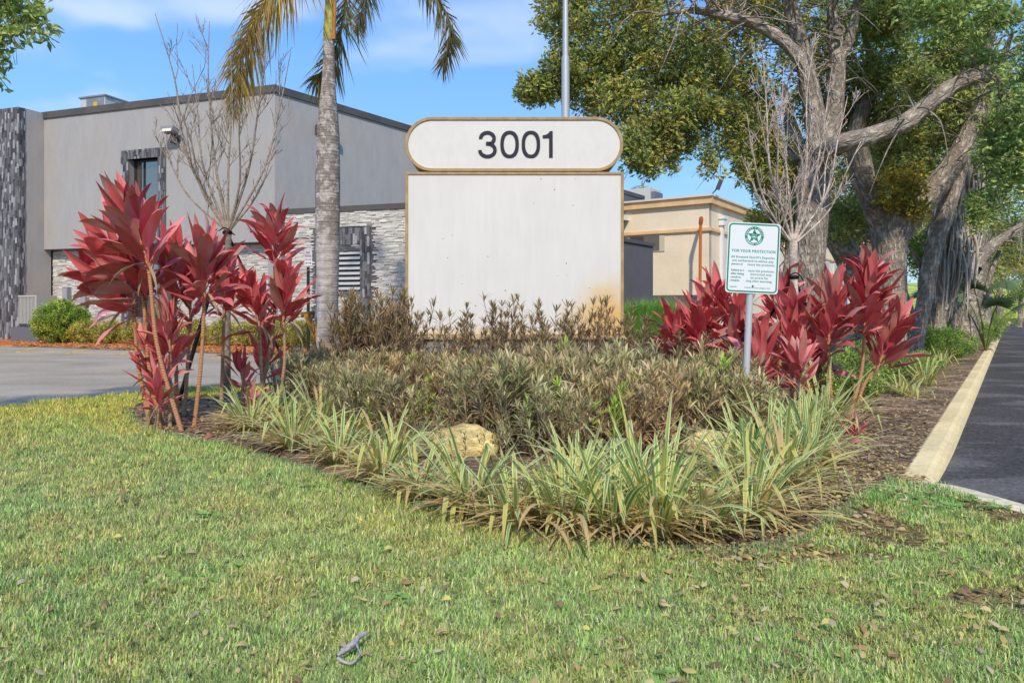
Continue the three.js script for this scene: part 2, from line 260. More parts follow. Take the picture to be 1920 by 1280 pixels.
{
  const Zc = 25.5, Htop = 8.9, Hov = 3.62;
  const C0 = GZ(515, Zc), f = frame(C0, dL), sOf = px => -(zL(px, Zc) - Zc) / .3247;
  const b = thing('office_building', 'grey two-storey stucco building with pale stone base and slate-framed windows', 'building', C0);
  const sEnd = -28, sPort = sOf(78);
  const fr = frame(C0.clone().addScaledVector(dK, 0), dK);         // right-hand face
  // upper wall with a window opening, recessed base behind the stone veneer
  const w0 = sOf(242), w1 = sOf(297), wy0 = 4.6, wy1 = 6.95;
  wpart(b, 'wall', mergeGeometries([wbox(f, sEnd, w0, Hov, Htop, -.4, 0), wbox(f, w1, 0, Hov, Htop, -.4, 0), wbox(f, w0, w1, Hov, wy0, -.4, 0), wbox(f, w0, w1, wy1, Htop, -.4, 0)]), M.stucco);
  wpart(b, 'wall', wbox(f, sEnd, -.1, 0, Hov + .02, -.75, -.4), M.darkPaint);
  wpart(b, 'soffit', wbox(f, sEnd, -.02, Hov - .03, Hov - .001, -.5, -.01), M.coping);
  const ends = fr.d, L1 = 24.6, L2 = 31.0;
  wpart(b, 'wall', wbox(fr, .0, L1, 0, Htop - .002, -.4, -.001), M.stuccoSide);
  const dk = wpart(b, 'wall', wbox(fr, L1, L2, 0, Htop - .001, -.4, .02), M.darkPaint); dk.userData.label = 'dark grey painted end of the side wall';
  wpart(b, 'roof', slab([at(f, sEnd, 0, -.3), at(f, -.2, 0, -.3), at(fr, L2 - .2, 0, -.3), at(fr, L2 - .2, 0, -14), at(f, sEnd, 0, -26)], Htop - .35, .25), M.coping);
  wpart(b, 'coping', wbox(f, sPort - .2, .06, Htop, Htop + .26, -.5, .06), M.coping);
  wpart(b, 'coping', wbox(fr, -.06, L2 + .1, Htop - .01, Htop + .25, -.5, .062), M.coping);
  // stone base
  const l0 = sOf(242), l1 = sOf(297);
  wpart(b, 'stone_veneer', ledger(f, sPort + .13, -.12, .1, Hov - .05, { o: -.4, cols: PALE, holes: [[sOf(228) - .02, sOf(311) + .02, 0, 9]] }), M.vcRough).userData.kind = 'stuff';
  // slate surround running the height of both windows
  const a0 = sOf(229), a1 = sOf(311);
  for (const [s0, s1, h0, h1] of [[a0, w0, .1, 7.3], [w1, a1, .1, 7.3], [w0, w1, wy1, 7.3], [w0, w1, 3.1, wy0]])
    wpart(b, 'slate_surround', mergeGeometries([paint(wbox(f, s0, s1, h0, h1, -.42, .04), .17, .166, .168).deleteAttribute('uv'), ledger(f, s0, s1, h0, h1, { o: .04, row: .075, lmin: .15, lmax: .42, vertical: true, cols: SLATE })]), M.vcRough).userData.kind = 'stuff';
  const win = (s0, s1, h0, h1, o) => {
    const w = wpart(b, 'window', mergeGeometries([wbox(f, s0, s0 + .07, h0, h1, o, o + .08), wbox(f, s1 - .07, s1, h0, h1, o, o + .08), wbox(f, s0 + .07, s1 - .07, h0, h0 + .07, o, o + .08), wbox(f, s0 + .07, s1 - .07, h1 - .07, h1, o, o + .08), wbox(f, s0 + .45, s0 + .5, h0 + .07, h1 - .07, o, o + .075)]), mullion);
    wpart(b, 'pane', wbox(f, s0 + .07, s0 + .45, h0 + .07, h1 - .07, o + .02, o + .035), glass, w);
    wpart(b, 'pane', wbox(f, s0 + .5, s1 - .07, h0 + .07, h1 - .07, o + .02, o + .035), glass, w);
  };
  win(w0, w1, wy0, wy1, -.3); win(w0, w1, .9, 3.1, -.36);
  wpart(b, 'wall', wbox(f, w0, w1, .1, .9, -.4, .0), M.darkPaint);
  // second slate pier near the corner
  wpart(b, 'slate_surround', mergeGeometries([paint(wbox(f, sOf(495), sOf(512), .1, Hov - .06, -.42, -.32), .17, .166, .168).deleteAttribute('uv'), ledger(f, sOf(495), sOf(512), .1, Hov - .06, { o: -.32, row: .075, vertical: true, cols: SLATE })]), M.vcRough).userData.kind = 'stuff';
  // projecting entrance portal at the left
  const pOut = .9, pS = sOf(78) + .12, pc = at(f, pS, 0, pOut);
  const inner = -1.55, soff = 7.35;
  wpart(b, 'portal_side', wbox(f, pS - .5, pS, 0, Htop + .22, -.3, pOut), M.stuccoSide);
  wpart(b, 'portal_face', mergeGeometries([
    paint(wbox(f, pS - 1.28, pS - .01, 0, Htop + .2, pOut, pOut + .12), .17, .166, .168).deleteAttribute('uv'), paint(wbox(f, pS - 12, pS - 1.28, soff, Htop + .2, pOut - .3, pOut + .12), .17, .166, .168).deleteAttribute('uv'),
    ledger(f, pS - 1.28, pS, .02, Htop + .22, { o: pOut + .12, row: .085, vertical: true, cols: SLATE, depth: .04 }), ledger(f, pS - 12, pS - 1.28, soff, Htop + .22, { o: pOut + .12, row: .085, vertical: true, cols: SLATE, depth: .04 }),
    ledger(frame(at(f, pS, 0, pOut + .02), f.n.clone().negate()), -.12, .12, .02, Htop + .2, { o: 0, row: .06, vertical: true, cols: SLATE, depth: .03 })]), M.vcRough).userData.kind = 'stuff';
  wpart(b, 'portal_panel', wbox(f, pS - 12, pS - 1.28, 3.4, soff, pOut - .75, pOut - .35), M.stuccoSide);
  wpart(b, 'portal_beam', wbox(f, pS - 12, pS - 1.28, 3.1, 3.4, pOut - .7, pOut - .2), mullion);
  const gl = wpart(b, 'entrance_glazing', mergeGeometries([...Array(9).keys()].map(i => wbox(f, pS - 1.5 - i * 1.1, pS - 1.42 - i * 1.1, 0, 3.1, pOut - .65, pOut - .55))), mullion);
  wpart(b, 'pane', wbox(f, pS - 12, pS - 1.3, .05, 3.1, pOut - .62, pOut - .6), glass, gl);
  // rooftop unit
  const u = thing('rooftop_unit', 'pale metal air handling unit on the grey flat roof', 'roof unit', at(f, sOf(136), Htop - .35, -1.0));
  const fu = frame(u.position.clone(), f.d), bw = 2.0;
  const um = mottled([196, 198, 196], .1, 1, { rough: .5 }), ud = mottled([140, 141, 142], .1, 1, { rough: .5 });
  wpart(u, 'casing', mergeGeometries([wbox(fu, -.8, .55, 0, 1.36, -2.6, 0)]), um);
  wpart(u, 'lid', wbox(fu, -.85, .6, 1.36, 1.42, -2.65, .05), ud);
  wpart(u, 'access_panel', wbox(fu, -.45, .5, .3, 1.3, 0, .02), ud);
  wpart(u, 'warning_label', wbox(fu, -.05, .14, .95, 1.15, .02, .026), flat('#e2b92c'));
  for (let i = 0; i < 6; i++) wpart(u, 'louvre', wbox(frame(at(fu, .55, 0, -.2), dK), .2, 2.1, .55 + i * .13, .61 + i * .13, 0, .03), ud);
  // floodlights on the walls
  const floodHead = (name, label, p, fdir, sx) => {
    const l = thing(name, label, 'wall light', p, 'wall-mounted floodlights'); const q = frame(p, fdir);
    wpart(l, 'housing', mergeGeometries([wbox(q, -.12, .12, -.26, .06, .001, .2), wbox(q, -.1, .1, .06, .12, .05, .25)]), flat('#55565a', .5));
    const h = new THREE.BoxGeometry(.56, .16, .34); h.rotateX(-.25).translate(sx, .18, .34).applyMatrix4(q.m); wpart(l, 'lamp_head', h, flat('#8d8a86', .5));
    const e = new THREE.BoxGeometry(.48, .11, .02); e.rotateX(-.25).translate(sx, .14, .52).applyMatrix4(q.m); wpart(l, 'lens', e, flat('#e9e6d2', .3));
    const cd = tube([at(q, .1, -.15, .1), at(q, .25, -.25, .2), at(q, sx, .1, .2)], [.012, .012], { n: 10, seg: 5 }); wpart(l, 'cord', cd, M.black);
  };
  floodHead('floodlight', 'floodlight with angled head on the grey side wall near the roof corner', at(fr, 1.9, 8.02, 0), dK, .28);
  floodHead('floodlight', 'floodlight above the slate-framed window behind the bare tree', at(f, sOf(331), 7.65, 0), dL, 0);
  const l3 = thing('floodlight', 'small floodlight on the dark end wall right of the sign', 'wall light', at(fr, 27.4, 7.35, .02), 'wall-mounted floodlights'); const q3 = frame(l3.position.clone(), dK);
  wpart(l3, 'housing', wbox(q3, -.3, .1, -.25, .3, .001, .12), flat('#2c2c2e', .5)); wpart(l3, 'lens', wbox(q3, -.1, .45, -.3, .05, .121, .4), flat('#e3e0d4', .3));
  // utility boxes on the stone base
  for (const [px, h0, h1, lab] of [[113, 1.5, 2.1, 'small grey meter box on the pale stone wall beside the condenser'], [147, 1.4, 2.15, 'taller grey electric box on the pale stone wall above the round bush']]) {
    const t = thing('utility_box', lab, 'utility box', at(f, sOf(px), h0, -.36), 'boxes on the stone wall'), q = frame(t.position.clone(), dL);
    wpart(t, 'casing', wbox(q, -.14, .14, 0, h1 - h0, 0, .18), flat('#8f9091', .5, { metalness: .2 })); wpart(t, 'cover', wbox(q, -.12, .12, .06, h1 - h0 - .05, .18, .195), flat('#a3a4a4', .5));
    wpart(t, 'conduit', wbox(q, -.03, .03, -h0 + .12, 0, .02, .08), flat('#8a8a8a', .5));
  }
}
// single-storey stone wing in front of the side wall
{
  const Zw = 24, H = 4.39, Wz = px => Zw * 3518 / (px + 2972);
  const W0 = GZ(540, Wz(540)), f = frame(W0, dL), sOf = px => -(Wz(px) - Wz(540)) / .3247;
  const L = sOf(790), b = thing('stone_wing', 'single-storey pale ledger-stone wing with louvred vent behind the palm trunk', 'building', W0);
  const fr = frame(at(f, L, 0), dK);
  wpart(b, 'wall', wbox(fr, 0, 17.6, 0, H - .02, -.35, 0), M.darkPaint);
  wpart(b, 'wall', wbox(frame(at(f, -.4, 0), dK), 0, 4, 0, H - .03, -.001, .3), M.darkPaint);
  wpart(b, 'roof', slab([at(f, -.3, 0, -.2), at(f, L - .2, 0, -.2), at(fr, 17.5, 0, -.2), at(fr, 17.5, 0, -3), at(f, -.3, 0, -3)], H - .1, .15), M.coping);
  wpart(b, 'coping', wbox(f, -.45, L + .06, H, H + .17, -.4, .07), M.coping);
  wpart(b, 'coping', wbox(fr, .0, 17.7, H - .005, H + .165, -.4, .068), M.coping);
  const v0 = sOf(612), v1 = sOf(677), a0 = sOf(594), a1 = sOf(695), y0 = 1.8, y1 = 3.1;
  wpart(b, 'stone_veneer', ledger(f, -.4, L, .05, H, { o: 0, cols: PALE, row: .042, lmin: .1, lmax: .34, holes: [[v0 - .02, v1 + .02, y0 - .16, 3.86], [a0 - .02, v0, 0, 3.86], [v1, a1 + .02, 0, 3.86]] }), M.vcRough).userData.kind = 'stuff';
  wpart(b, 'stone_veneer', ledger(f, v0, v1, .05, y0 - .16, { o: 0, cols: PALE, row: .042, lmin: .1, lmax: .34 }), M.vcRough).userData.kind = 'stuff';
  for (const [s0, s1, h0, h1, vert] of [[a0, v0, .05, 3.85, true], [v1, a1, .05, 3.85, true], [v0, v1, 3.3, 3.85, true], [v0, v1, y1, 3.3, false], [v0, v1, y0 - .16, y0, false]])
    wpart(b, 'slate_surround', mergeGeometries([paint(wbox(f, s0, s1, h0, h1, .001, .05), .17, .166, .168).deleteAttribute('uv'), ledger(f, s0, s1, h0, h1, { o: .05, row: .08, lmin: .15, lmax: .4, vertical: vert, cols: SLATE })]), M.vcRough).userData.kind = 'stuff';
  wpart(b, 'wall', mergeGeometries([wbox(f, -.4, v0, 0, H - .01, -.35, 0), wbox(f, v1, L - .01, 0, H - .01, -.35, 0), wbox(f, v0, v1, 0, y0, -.35, 0), wbox(f, v0, v1, y1, H - .01, -.35, 0)]), M.darkPaint);   // open duct behind the slats
  wpart(b, 'vent_backing', wbox(f, v0 - .02, v1 + .02, y0 - .02, y1 + .02, -.42, -.352), M.darkPaint);
  for (let i = 0; i < 8; i++) { const g = new THREE.BoxGeometry(v1 - v0, .15, .014).rotateX(-.75).translate((v0 + v1) / 2, y0 + .1 + i * .163, .06).applyMatrix4(f.m); wpart(b, 'louvre_slat', g, flat('#b8b6b4', .6)); }
}
// condenser on a plinth by the entrance
{
  const t = thing('condenser_unit', 'pale grey air conditioner condenser on a dark plinth by the round bush', 'air conditioner', GZ(42, 26.3)), q = frame(t.position.clone(), dL);
  const pm = flat('#6d6d70', .8), cm = flat('#b9b5aa', .5);
  wpart(t, 'plinth', wbox(q, -.6, .72, -.05, .56, -.95, 0), pm);
  wpart(t, 'base_pan', wbox(q, -.3, .52, .56, .68, -.85, -.1), flat('#45464a', .6));
  wpart(t, 'casing', wbox(q, -.26, .5, .68, 1.66, -.82, -.14), flat('#8b897f', .6));
  wpart(t, 'top_cover', wbox(q, -.33, .6, 1.66, 1.72, -.88, -.06), cm);
  for (let i = 0; i < 13; i++) wpart(t, 'grille_bar', wbox(q, -.32 + i * .07, -.287 + i * .07, .68, 1.66, -.12, -.08), cm);
  for (let i = 0; i < 3; i++) wpart(t, 'grille_rail', wbox(q, -.32, .56, .74 + i * .42, .765 + i * .42, -.139, -.121), cm);
  wpart(t, 'corner_post', wbox(q, .54, .6, .68, 1.66, -.88, -.06), cm);
}
// beige building beyond the lot
{
  const Zc = 45, f0 = GZ(1330, Zc), top = 8.2, dF = new THREE.Vector3(1350, 0, 940).normalize();
  const b = thing('beige_building', 'beige stucco building with moulded cornice behind the red plants', 'building', f0);
  const f = frame(f0, dF), fr = frame(f0, dK), dark = M.darkPaint;
  wpart(b, 'wall', wbox(f, -12, 0, 2.05, top, -.4, 0), M.beige);
  wpart(b, 'wall', wbox(fr, .001, 60, 2.05, top - .01, -.4, 0), M.beige);
  wpart(b, 'plinth', wbox(f, -12, .05, 0, 2.05, -.4, .05), dark);
  wpart(b, 'plinth', wbox(fr, .051, 60, 0, 2.04, -.4, .051), M.beige);
  const mould = (fx, s0, s1, h, hh, o) => { const g = []; g.push(wbox(fx, s0, s1, h, h + hh, -.05, o), wbox(fx, s0, s1, h + hh, h + hh * 1.7, -.05, o * .55)); return mergeGeometries(g); };
  wpart(b, 'cornice', mould(f, -12, .25, top - .45, .26, .26), M.trimBeige); wpart(b, 'cornice', mould(fr, .0, 60, top - .451, .26, .25), M.trimBeige);
  wpart(b, 'band', mould(f, -12, .16, 6.05, .13, .14), M.trimBeige); wpart(b, 'band', mould(fr, .0, 60, 6.048, .13, .13), M.trimBeige);
  wpart(b, 'roof_edge', mergeGeometries([wbox(f, -12, .3, top, top + .12, -.5, .3), wbox(fr, .301, 60, top - .005, top + .115, -.5, .29)]), flat('#d9d4c8'));
  wpart(b, 'roof', slab([at(f, -12, 0, -.3), at(f, -.3, 0, -.3), at(fr, 59, 0, -.4), at(fr, 59, 0, -12)], top - .1, .2), M.coping);
  const w = wpart(b, 'window', wbox(f, -5.4, -2.95, 4.9, 6.02, -.02, .05), flat('#cdbfa6')); wpart(b, 'pane', wbox(f, -5.4, -3.3, 4.95, 5.95, .051, .06), glass, w);
  for (const s of [26, 30, 34, 38]) { const w2 = wpart(b, 'window', wbox(fr, s, s + 1.8, 3.4, 6.0, -.02, .06), flat('#e8e0cf')); wpart(b, 'pane', wbox(fr, s + .15, s + .85, 3.55, 5.85, .061, .07), glass, w2); wpart(b, 'pane', wbox(fr, s + .95, s + 1.65, 3.55, 5.85, .061, .07), glass, w2); }
  wpart(b, 'sill_band', wbox(fr, 22, 60, 3.1, 3.38, -.01, .2), M.trimBeige);
  const dp = thing('downspout', 'white downspout with collector head on the beige side wall', 'downspout', at(fr, 2.0, 1.2, .02)), q = frame(dp.position.clone(), dK);
  wpart(dp, 'pipe', wbox(q, -.17, .17, 0, 5.35, 0, .22), flat('#e6e4de', .5)); wpart(dp, 'collector_head', mergeGeometries([wbox(q, -.28, .28, 5.35, 5.75, 0, .34), wbox(q, -.36, .36, 5.75, 5.95, 0, .4)]), flat('#e6e4de', .5));
  const pp = thing('standpipe', 'rusty orange vertical pipe in front of the beige facade', 'pipe', GZ(1312, 43.5));
  wpart(pp, 'pipe', tube([GZ(1312, 43.5, 0), GZ(1314, 43.5, 6.3)], [.095, .095], { seg: 10 }), flat('#c4702f', .6));
  wpart(pp, 'elbow', tube([GZ(1314, 43.5, 6.28), GZ(1315, 43.5, 6.6), GZ(1315, 44.6, 6.68)], [.125, .13, .11], { seg: 10, n: 8 }), flat('#a8572a', .6));
  const rl = thing('roof_floodlight', 'slim floodlight tilted up on the beige roof corner', 'floodlight', at(f, 0.05, top + .1, -.2));
  wpart(rl, 'arm', tube([at(f, .05, top + .1, -.2), at(f, .4, top + .45, -.2)], [.05, .05], { seg: 6 }), flat('#77787a', .4));
  const hd = new THREE.BoxGeometry(.25, .85, .12).rotateZ(-.38).translate(...at(f, .62, top + .8, -.2).toArray()); wpart(rl, 'lamp_head', hd, flat('#4e5052', .4));
  const u = thing('rooftop_unit', 'white boxy unit on the roof between the grey and beige buildings', 'roof unit', P(1208, 378, 52)), q2 = frame(u.position.clone(), dF);
  wpart(u, 'casing', wbox(q2, -1.4, .45, -.6, 1.0, -2, 0), flat('#cfcabd')); wpart(u, 'side_panel', wbox(q2, .451, .75, -.6, .72, -1.6, -.2), flat('#77787c'));
}
// white posts of a far porch seen between the trunks
for (const [px, l] of [[1594, 'leftmost white porch post glimpsed between the oak trunks'], [1616, 'middle white porch post glimpsed between the oak trunks'], [1638, 'rightmost white porch post glimpsed beside the forked oak']]) {
  const t = thing('porch_post', l, 'post', GZ(px, 38), 'white porch posts'), p = t.position;
  wpart(t, 'shaft', box(.45, 4.4, .45, p.x, 2.4, p.z), flat('#e9e7e2')); wpart(t, 'plinth', box(.6, .4, .6, p.x, .2, p.z), flat('#dcd8cf')); wpart(t, 'cap', box(.6, .25, .6, p.x, 4.72, p.z), flat('#dcd8cf'));
}
// ---------------------------------------------------------------- monument sign on its stone planter
{
  const Zs = 12, k = Zs / F;                                        // metres per photo pixel at the sign
  const X = px => (px - 960) * k, Y = py => EYE + (HORIZON - py) * k;
  const t = thing('monument_sign', 'white monument sign with rounded top cabinet reading 3001', 'sign', V(X(966), Y(635), Zs + .35));
  const tan = mottled([176, 148, 104], .16, .5, { fine: 40, rough: .6 }), dep = .7, rot = g => g;
  const toW = g => g.translate(0, 0, -Zs - dep);                   // extrusions run from the back towards the viewer
  const pill = (x0, x1, y0, y1) => { const s = new THREE.Shape(), r = (y1 - y0) / 2, cy = (y0 + y1) / 2; s.moveTo(x0 + r, y0); s.lineTo(x1 - r, y0); s.absarc(x1 - r, cy, r, -Math.PI / 2, Math.PI / 2, false); s.lineTo(x0 + r, y1); s.absarc(x0 + r, cy, r, Math.PI / 2, Math.PI * 1.5, false); return s; };
  const rect = (x0, x1, y0, y1) => { const s = new THREE.Shape(); s.moveTo(x0, y0); s.lineTo(x1, y0); s.lineTo(x1, y1); s.lineTo(x0, y1); s.closePath(); return s; };
  const ext = (s, d, bev = 0) => new THREE.ExtrudeGeometry(s, { depth: d, bevelEnabled: bev > 0, bevelSize: bev, bevelThickness: bev, bevelOffset: -bev, bevelSegments: 2, curveSegments: 36 });
  // upper cabinet
  const px0 = X(759), px1 = X(1169), py0 = Y(321), py1 = Y(219), e = 5.8 * k;
  const ring = pill(px0, px1, py0, py1); ring.holes.push(new THREE.Path(pill(px0 + e, px1 - e, py0 + e, py1 - e).getPoints(36).reverse()));
  const cab = wpart(t, 'number_cabinet', toW(metreUV(ext(ring, dep, .006))), tan);
  const speck = (n, W, Hh, stain) => {                             // aged white acrylic: faint mottling, dark flecks, rust spray at one corner
    const sp = [...Array(n)].map(() => [rnd(), rnd(), rr(.0011, .0026), rr(.4, 1), rr(0, 3)]), N = 1024, asp = W / Hh;
    return tex(N, (u, v) => {
      const m = 1 + .03 * (fbm(u * 5, v * 5, 61, 4) - .5) + .03 * (fbm(u * 60, v * 6, 62, 2) - .5); let c = [226 * m, 221 * m, 209 * m];
      if (stain) { const d = Math.hypot((u - .96) * 1.25, (v - .06) * .95) + .16 * (fbm(u * 9, v * 9, 63, 5) - .5); const a = smooth(.36, .04, d) * .85, b = smooth(.05, .0, v + .05 * (fbm(u * 20, v * 20, 64, 3) - .5)) * .5; const g = clamp(a * (.8 + .4 * fbm(u * 150, v * 150, 65, 2))) , q = Math.max(g, b); c = [lerp(c[0], 228, q), lerp(c[1], 180, q), lerp(c[2], 104, q)]; }
      for (const [a, b, r, al, th] of sp) { const dx = (u - a) * asp, dy = v - b; if (Math.abs(dx) > .02 || Math.abs(dy) > .02) continue; const x = dx * Math.cos(th) + dy * Math.sin(th), y = -dx * Math.sin(th) + dy * Math.cos(th); if (Math.hypot(x / 2.2, y) < r) c = c.map(q => lerp(q, 45, al)); }
      return c.map(q => q / 255);
    });
  };
  const setUV = (g, x0, x1, y0, y1) => { const p = g.attributes.position, uv = g.attributes.uv; for (let i = 0; i < p.count; i++) uv.setXY(i, (p.getX(i) - x0) / (x1 - x0), (p.getY(i) - y0) / (y1 - y0)); return g; };
  const acry = tx => std({ map: tx, roughness: .5 });
  const fy0 = py0 + e, fy1 = py1 - e;
  const face = wpart(t, 'number_face', setUV(ext(pill(px0 + e + .001, px1 - e - .001, fy0 + .001, fy1 - .001), .03).translate(0, 0, -Zs - .045), px0, px1, fy0, fy1), acry(speck(7, 3.6, .8, false)), cab);
  // digits
  const ink = flat('#33333a', .45), z0 = -Zs - .0145, dg = [];
  const put = (s) => wpart(t, 'digit', ext(s, .012).translate(0, 0, z0), ink, cab);
  const oval = (cx, cy, rx, ry, n) => [...Array(64)].map((_, i) => { const a = i / 64 * 2 * Math.PI, c = Math.cos(a), s = Math.sin(a); return new THREE.Vector2(cx + rx * Math.sign(c) * Math.pow(Math.abs(c), 2 / n), cy + ry * Math.sign(s) * Math.pow(Math.abs(s), 2 / n)); });
  const zero = (a, b) => { const cx = X((a + b) / 2), cy = Y(270.3), rx = (b - a) / 2 * k, ry = 25.5 * k, w = 6.7 * k; const s = new THREE.Shape(oval(cx, cy, rx, ry, 2.35)); s.holes.push(new THREE.Path(oval(cx, cy, rx - w, ry - w * .92, 2.25).reverse())); return s; };
  const stroke = (pts, w) => { const L = [], R = []; pts.forEach((p, i) => { const a = pts[Math.max(0, i - 1)], b = pts[Math.min(pts.length - 1, i + 1)], d = b.clone().sub(a).normalize(), n = new THREE.Vector2(-d.y, d.x).multiplyScalar(w / 2); L.push(p.clone().add(n)); R.unshift(p.clone().sub(n)); }); return new THREE.Shape([...L, ...R]); };
  { // three: two bowls drawn as one stroke each, merged at the waist
    const w = 6.7 * k, cx = 914.2, c = (x, y) => new THREE.Vector2(X(x), Y(y));
    const top = [], bot = [];
    for (let i = 0; i <= 30; i++) { const a = Math.PI * (1.02 - i / 30 * 1.46); top.push(c(cx - .4 + 12.6 * Math.cos(a), 259.3 - 11 * Math.sin(a))); } top.push(c(919, 268.6), c(911, 268.8));
    bot.push(c(911, 268.8)); for (let i = 0; i <= 34; i++) { const a = Math.PI * (.46 - i / 34 * 1.46); bot.push(c(cx - .3 + 14.2 * Math.cos(a), 281 - 12.0 * Math.sin(a))); }
    wpart(t, 'digit', mergeGeometries([ext(stroke(top, w), .012), ext(stroke(bot, w), .0115)]).translate(0, 0, z0), ink, cab);
  }
  put(zero(938, 973)); put(zero(978, 1013));
  { const c = (x, y) => new THREE.Vector2(X(x), Y(y)); put(new THREE.Shape([c(1036.5, 295), c(1029.6, 295), c(1029.6, 258.5), c(1017.5, 258.5), c(1017.5, 253.4), c(1024, 252.2), c(1028.4, 249.5), c(1031, 245.5), c(1036.5, 245.5)])); }
  // lower cabinet
  const bx0 = X(759.5), bx1 = X(1170), by1 = Y(322), by0 = Y(628), e2 = 5.4 * k;
  const fr = rect(bx0, bx1, by0, by1); fr.holes.push(new THREE.Path(rect(bx0 + e2, bx1 - e2, by0 + e2 * .3, by1 - e2).getPoints().reverse()));
  const low = wpart(t, 'panel_cabinet', toW(metreUV(ext(fr, dep - .01, .006))), tan);
  wpart(t, 'panel_face', setUV(ext(rect(bx0 + e2 + .001, bx1 - e2 - .001, by0 + e2 * .3 + .001, by1 - e2 - .001), .03).translate(0, 0, -Zs - .05), bx0, bx1, by0, by1), acry(speck(28, 3.6, 2.7, true)), low);
  wpart(t, 'sill', toW(metreUV(ext(rect(bx0 - .04, bx1 + .04, Y(635.5), Y(628) - .001), dep + .05, .006))), mottled([196, 176, 136], .2, .5));
  for (const px of [800, 1130]) wpart(t, 'post', box(.22, Y(635.5) - .45, .3, X(px), (Y(635.5) + .45) / 2, -Zs - .35), tan);
}
// planter of stacked grey stone
{
  const Zf = 11.35, top = EYE - 66 / F * Zf, x0 = (628 - 960) / F * Zf, x1 = (1352 - 960) / F * Zf, dep = 3.1;
  const t = thing('stone_planter', 'low grey stacked-stone planter wall under the monument sign', 'planter', V((x0 + x1) / 2, 0, Zf + dep / 2));
  wpart(t, 'core', mergeGeometries([box(x1 - x0 - .02, top - .03, .2, (x0 + x1) / 2, (top - .03) / 2, -Zf - .14), box(.2, top - .03, dep - .3, x0 + .12, (top - .03) / 2, -Zf - dep / 2), box(.2, top - .03, dep - .3, x1 - .12, (top - .03) / 2, -Zf - dep / 2), box(x1 - x0 - .02, top - .03, .2, (x0 + x1) / 2, (top - .03) / 2, -Zf - dep + .1)]), M.darkPaint);
  wpart(t, 'soil', box(x1 - x0 - .3, .5, dep - .3, (x0 + x1) / 2, top - .3, -Zf - dep / 2), M.soil);
  const sm = [[118, 116, 116], [140, 138, 136], [98, 97, 99], [156, 152, 147]].map(c => mottled(c, .35, .5, { fine: 40, bump: .006, size: 256 }));
  const wall = (f, L) => { let h = 0; while (h < top - .01) { const rh = Math.min(rr(.055, .085), top - h); let s = -rr(0, .4); while (s < L) { const l = rr(.25, .75), a = Math.max(0, s), b = Math.min(L, s + l); s += l; if (b - a > .03) wpart(t, 'stone', wbox(f, a + .003, b - .003, h + .003, h + rh - .003, -.045, rr(.0, .03)), pick(sm)); } h += rh; } };
  wall(frame(V(x0, 0, Zf), new THREE.Vector3(1, 0, 0)), x1 - x0);
  wall(frame(V(x1, 0, Zf + .05), new THREE.Vector3(0, 0, -1)), dep - .1);
  wall(frame(V(x0, 0, Zf + dep), new THREE.Vector3(0, 0, 1)), dep - .1);
}
// ---------------------------------------------------------------- notice on a steel post
function canvasTex(w, h, draw) { const c = document.createElement('canvas'); c.width = w; c.height = h; const x = c.getContext('2d'); draw(x, w, h); const t = new THREE.CanvasTexture(c); t.colorSpace = THREE.SRGBColorSpace; return t; }
function plate(w, h, r, d) { const s = new THREE.Shape(); s.moveTo(-w / 2 + r, -h / 2); s.lineTo(w / 2 - r, -h / 2); s.absarc(w / 2 - r, -h / 2 + r, r, -Math.PI / 2, 0); s.lineTo(w / 2, h / 2 - r); s.absarc(w / 2 - r, h / 2 - r, r, 0, Math.PI / 2); s.lineTo(-w / 2 + r, h / 2); s.absarc(-w / 2 + r, h / 2 - r, r, Math.PI / 2, Math.PI); s.lineTo(-w / 2, -h / 2 + r); s.absarc(-w / 2 + r, -h / 2 + r, r, Math.PI, Math.PI * 1.5); return d ? new THREE.ExtrudeGeometry(s, { depth: d, bevelEnabled: false }) : new THREE.ShapeGeometry(s); }
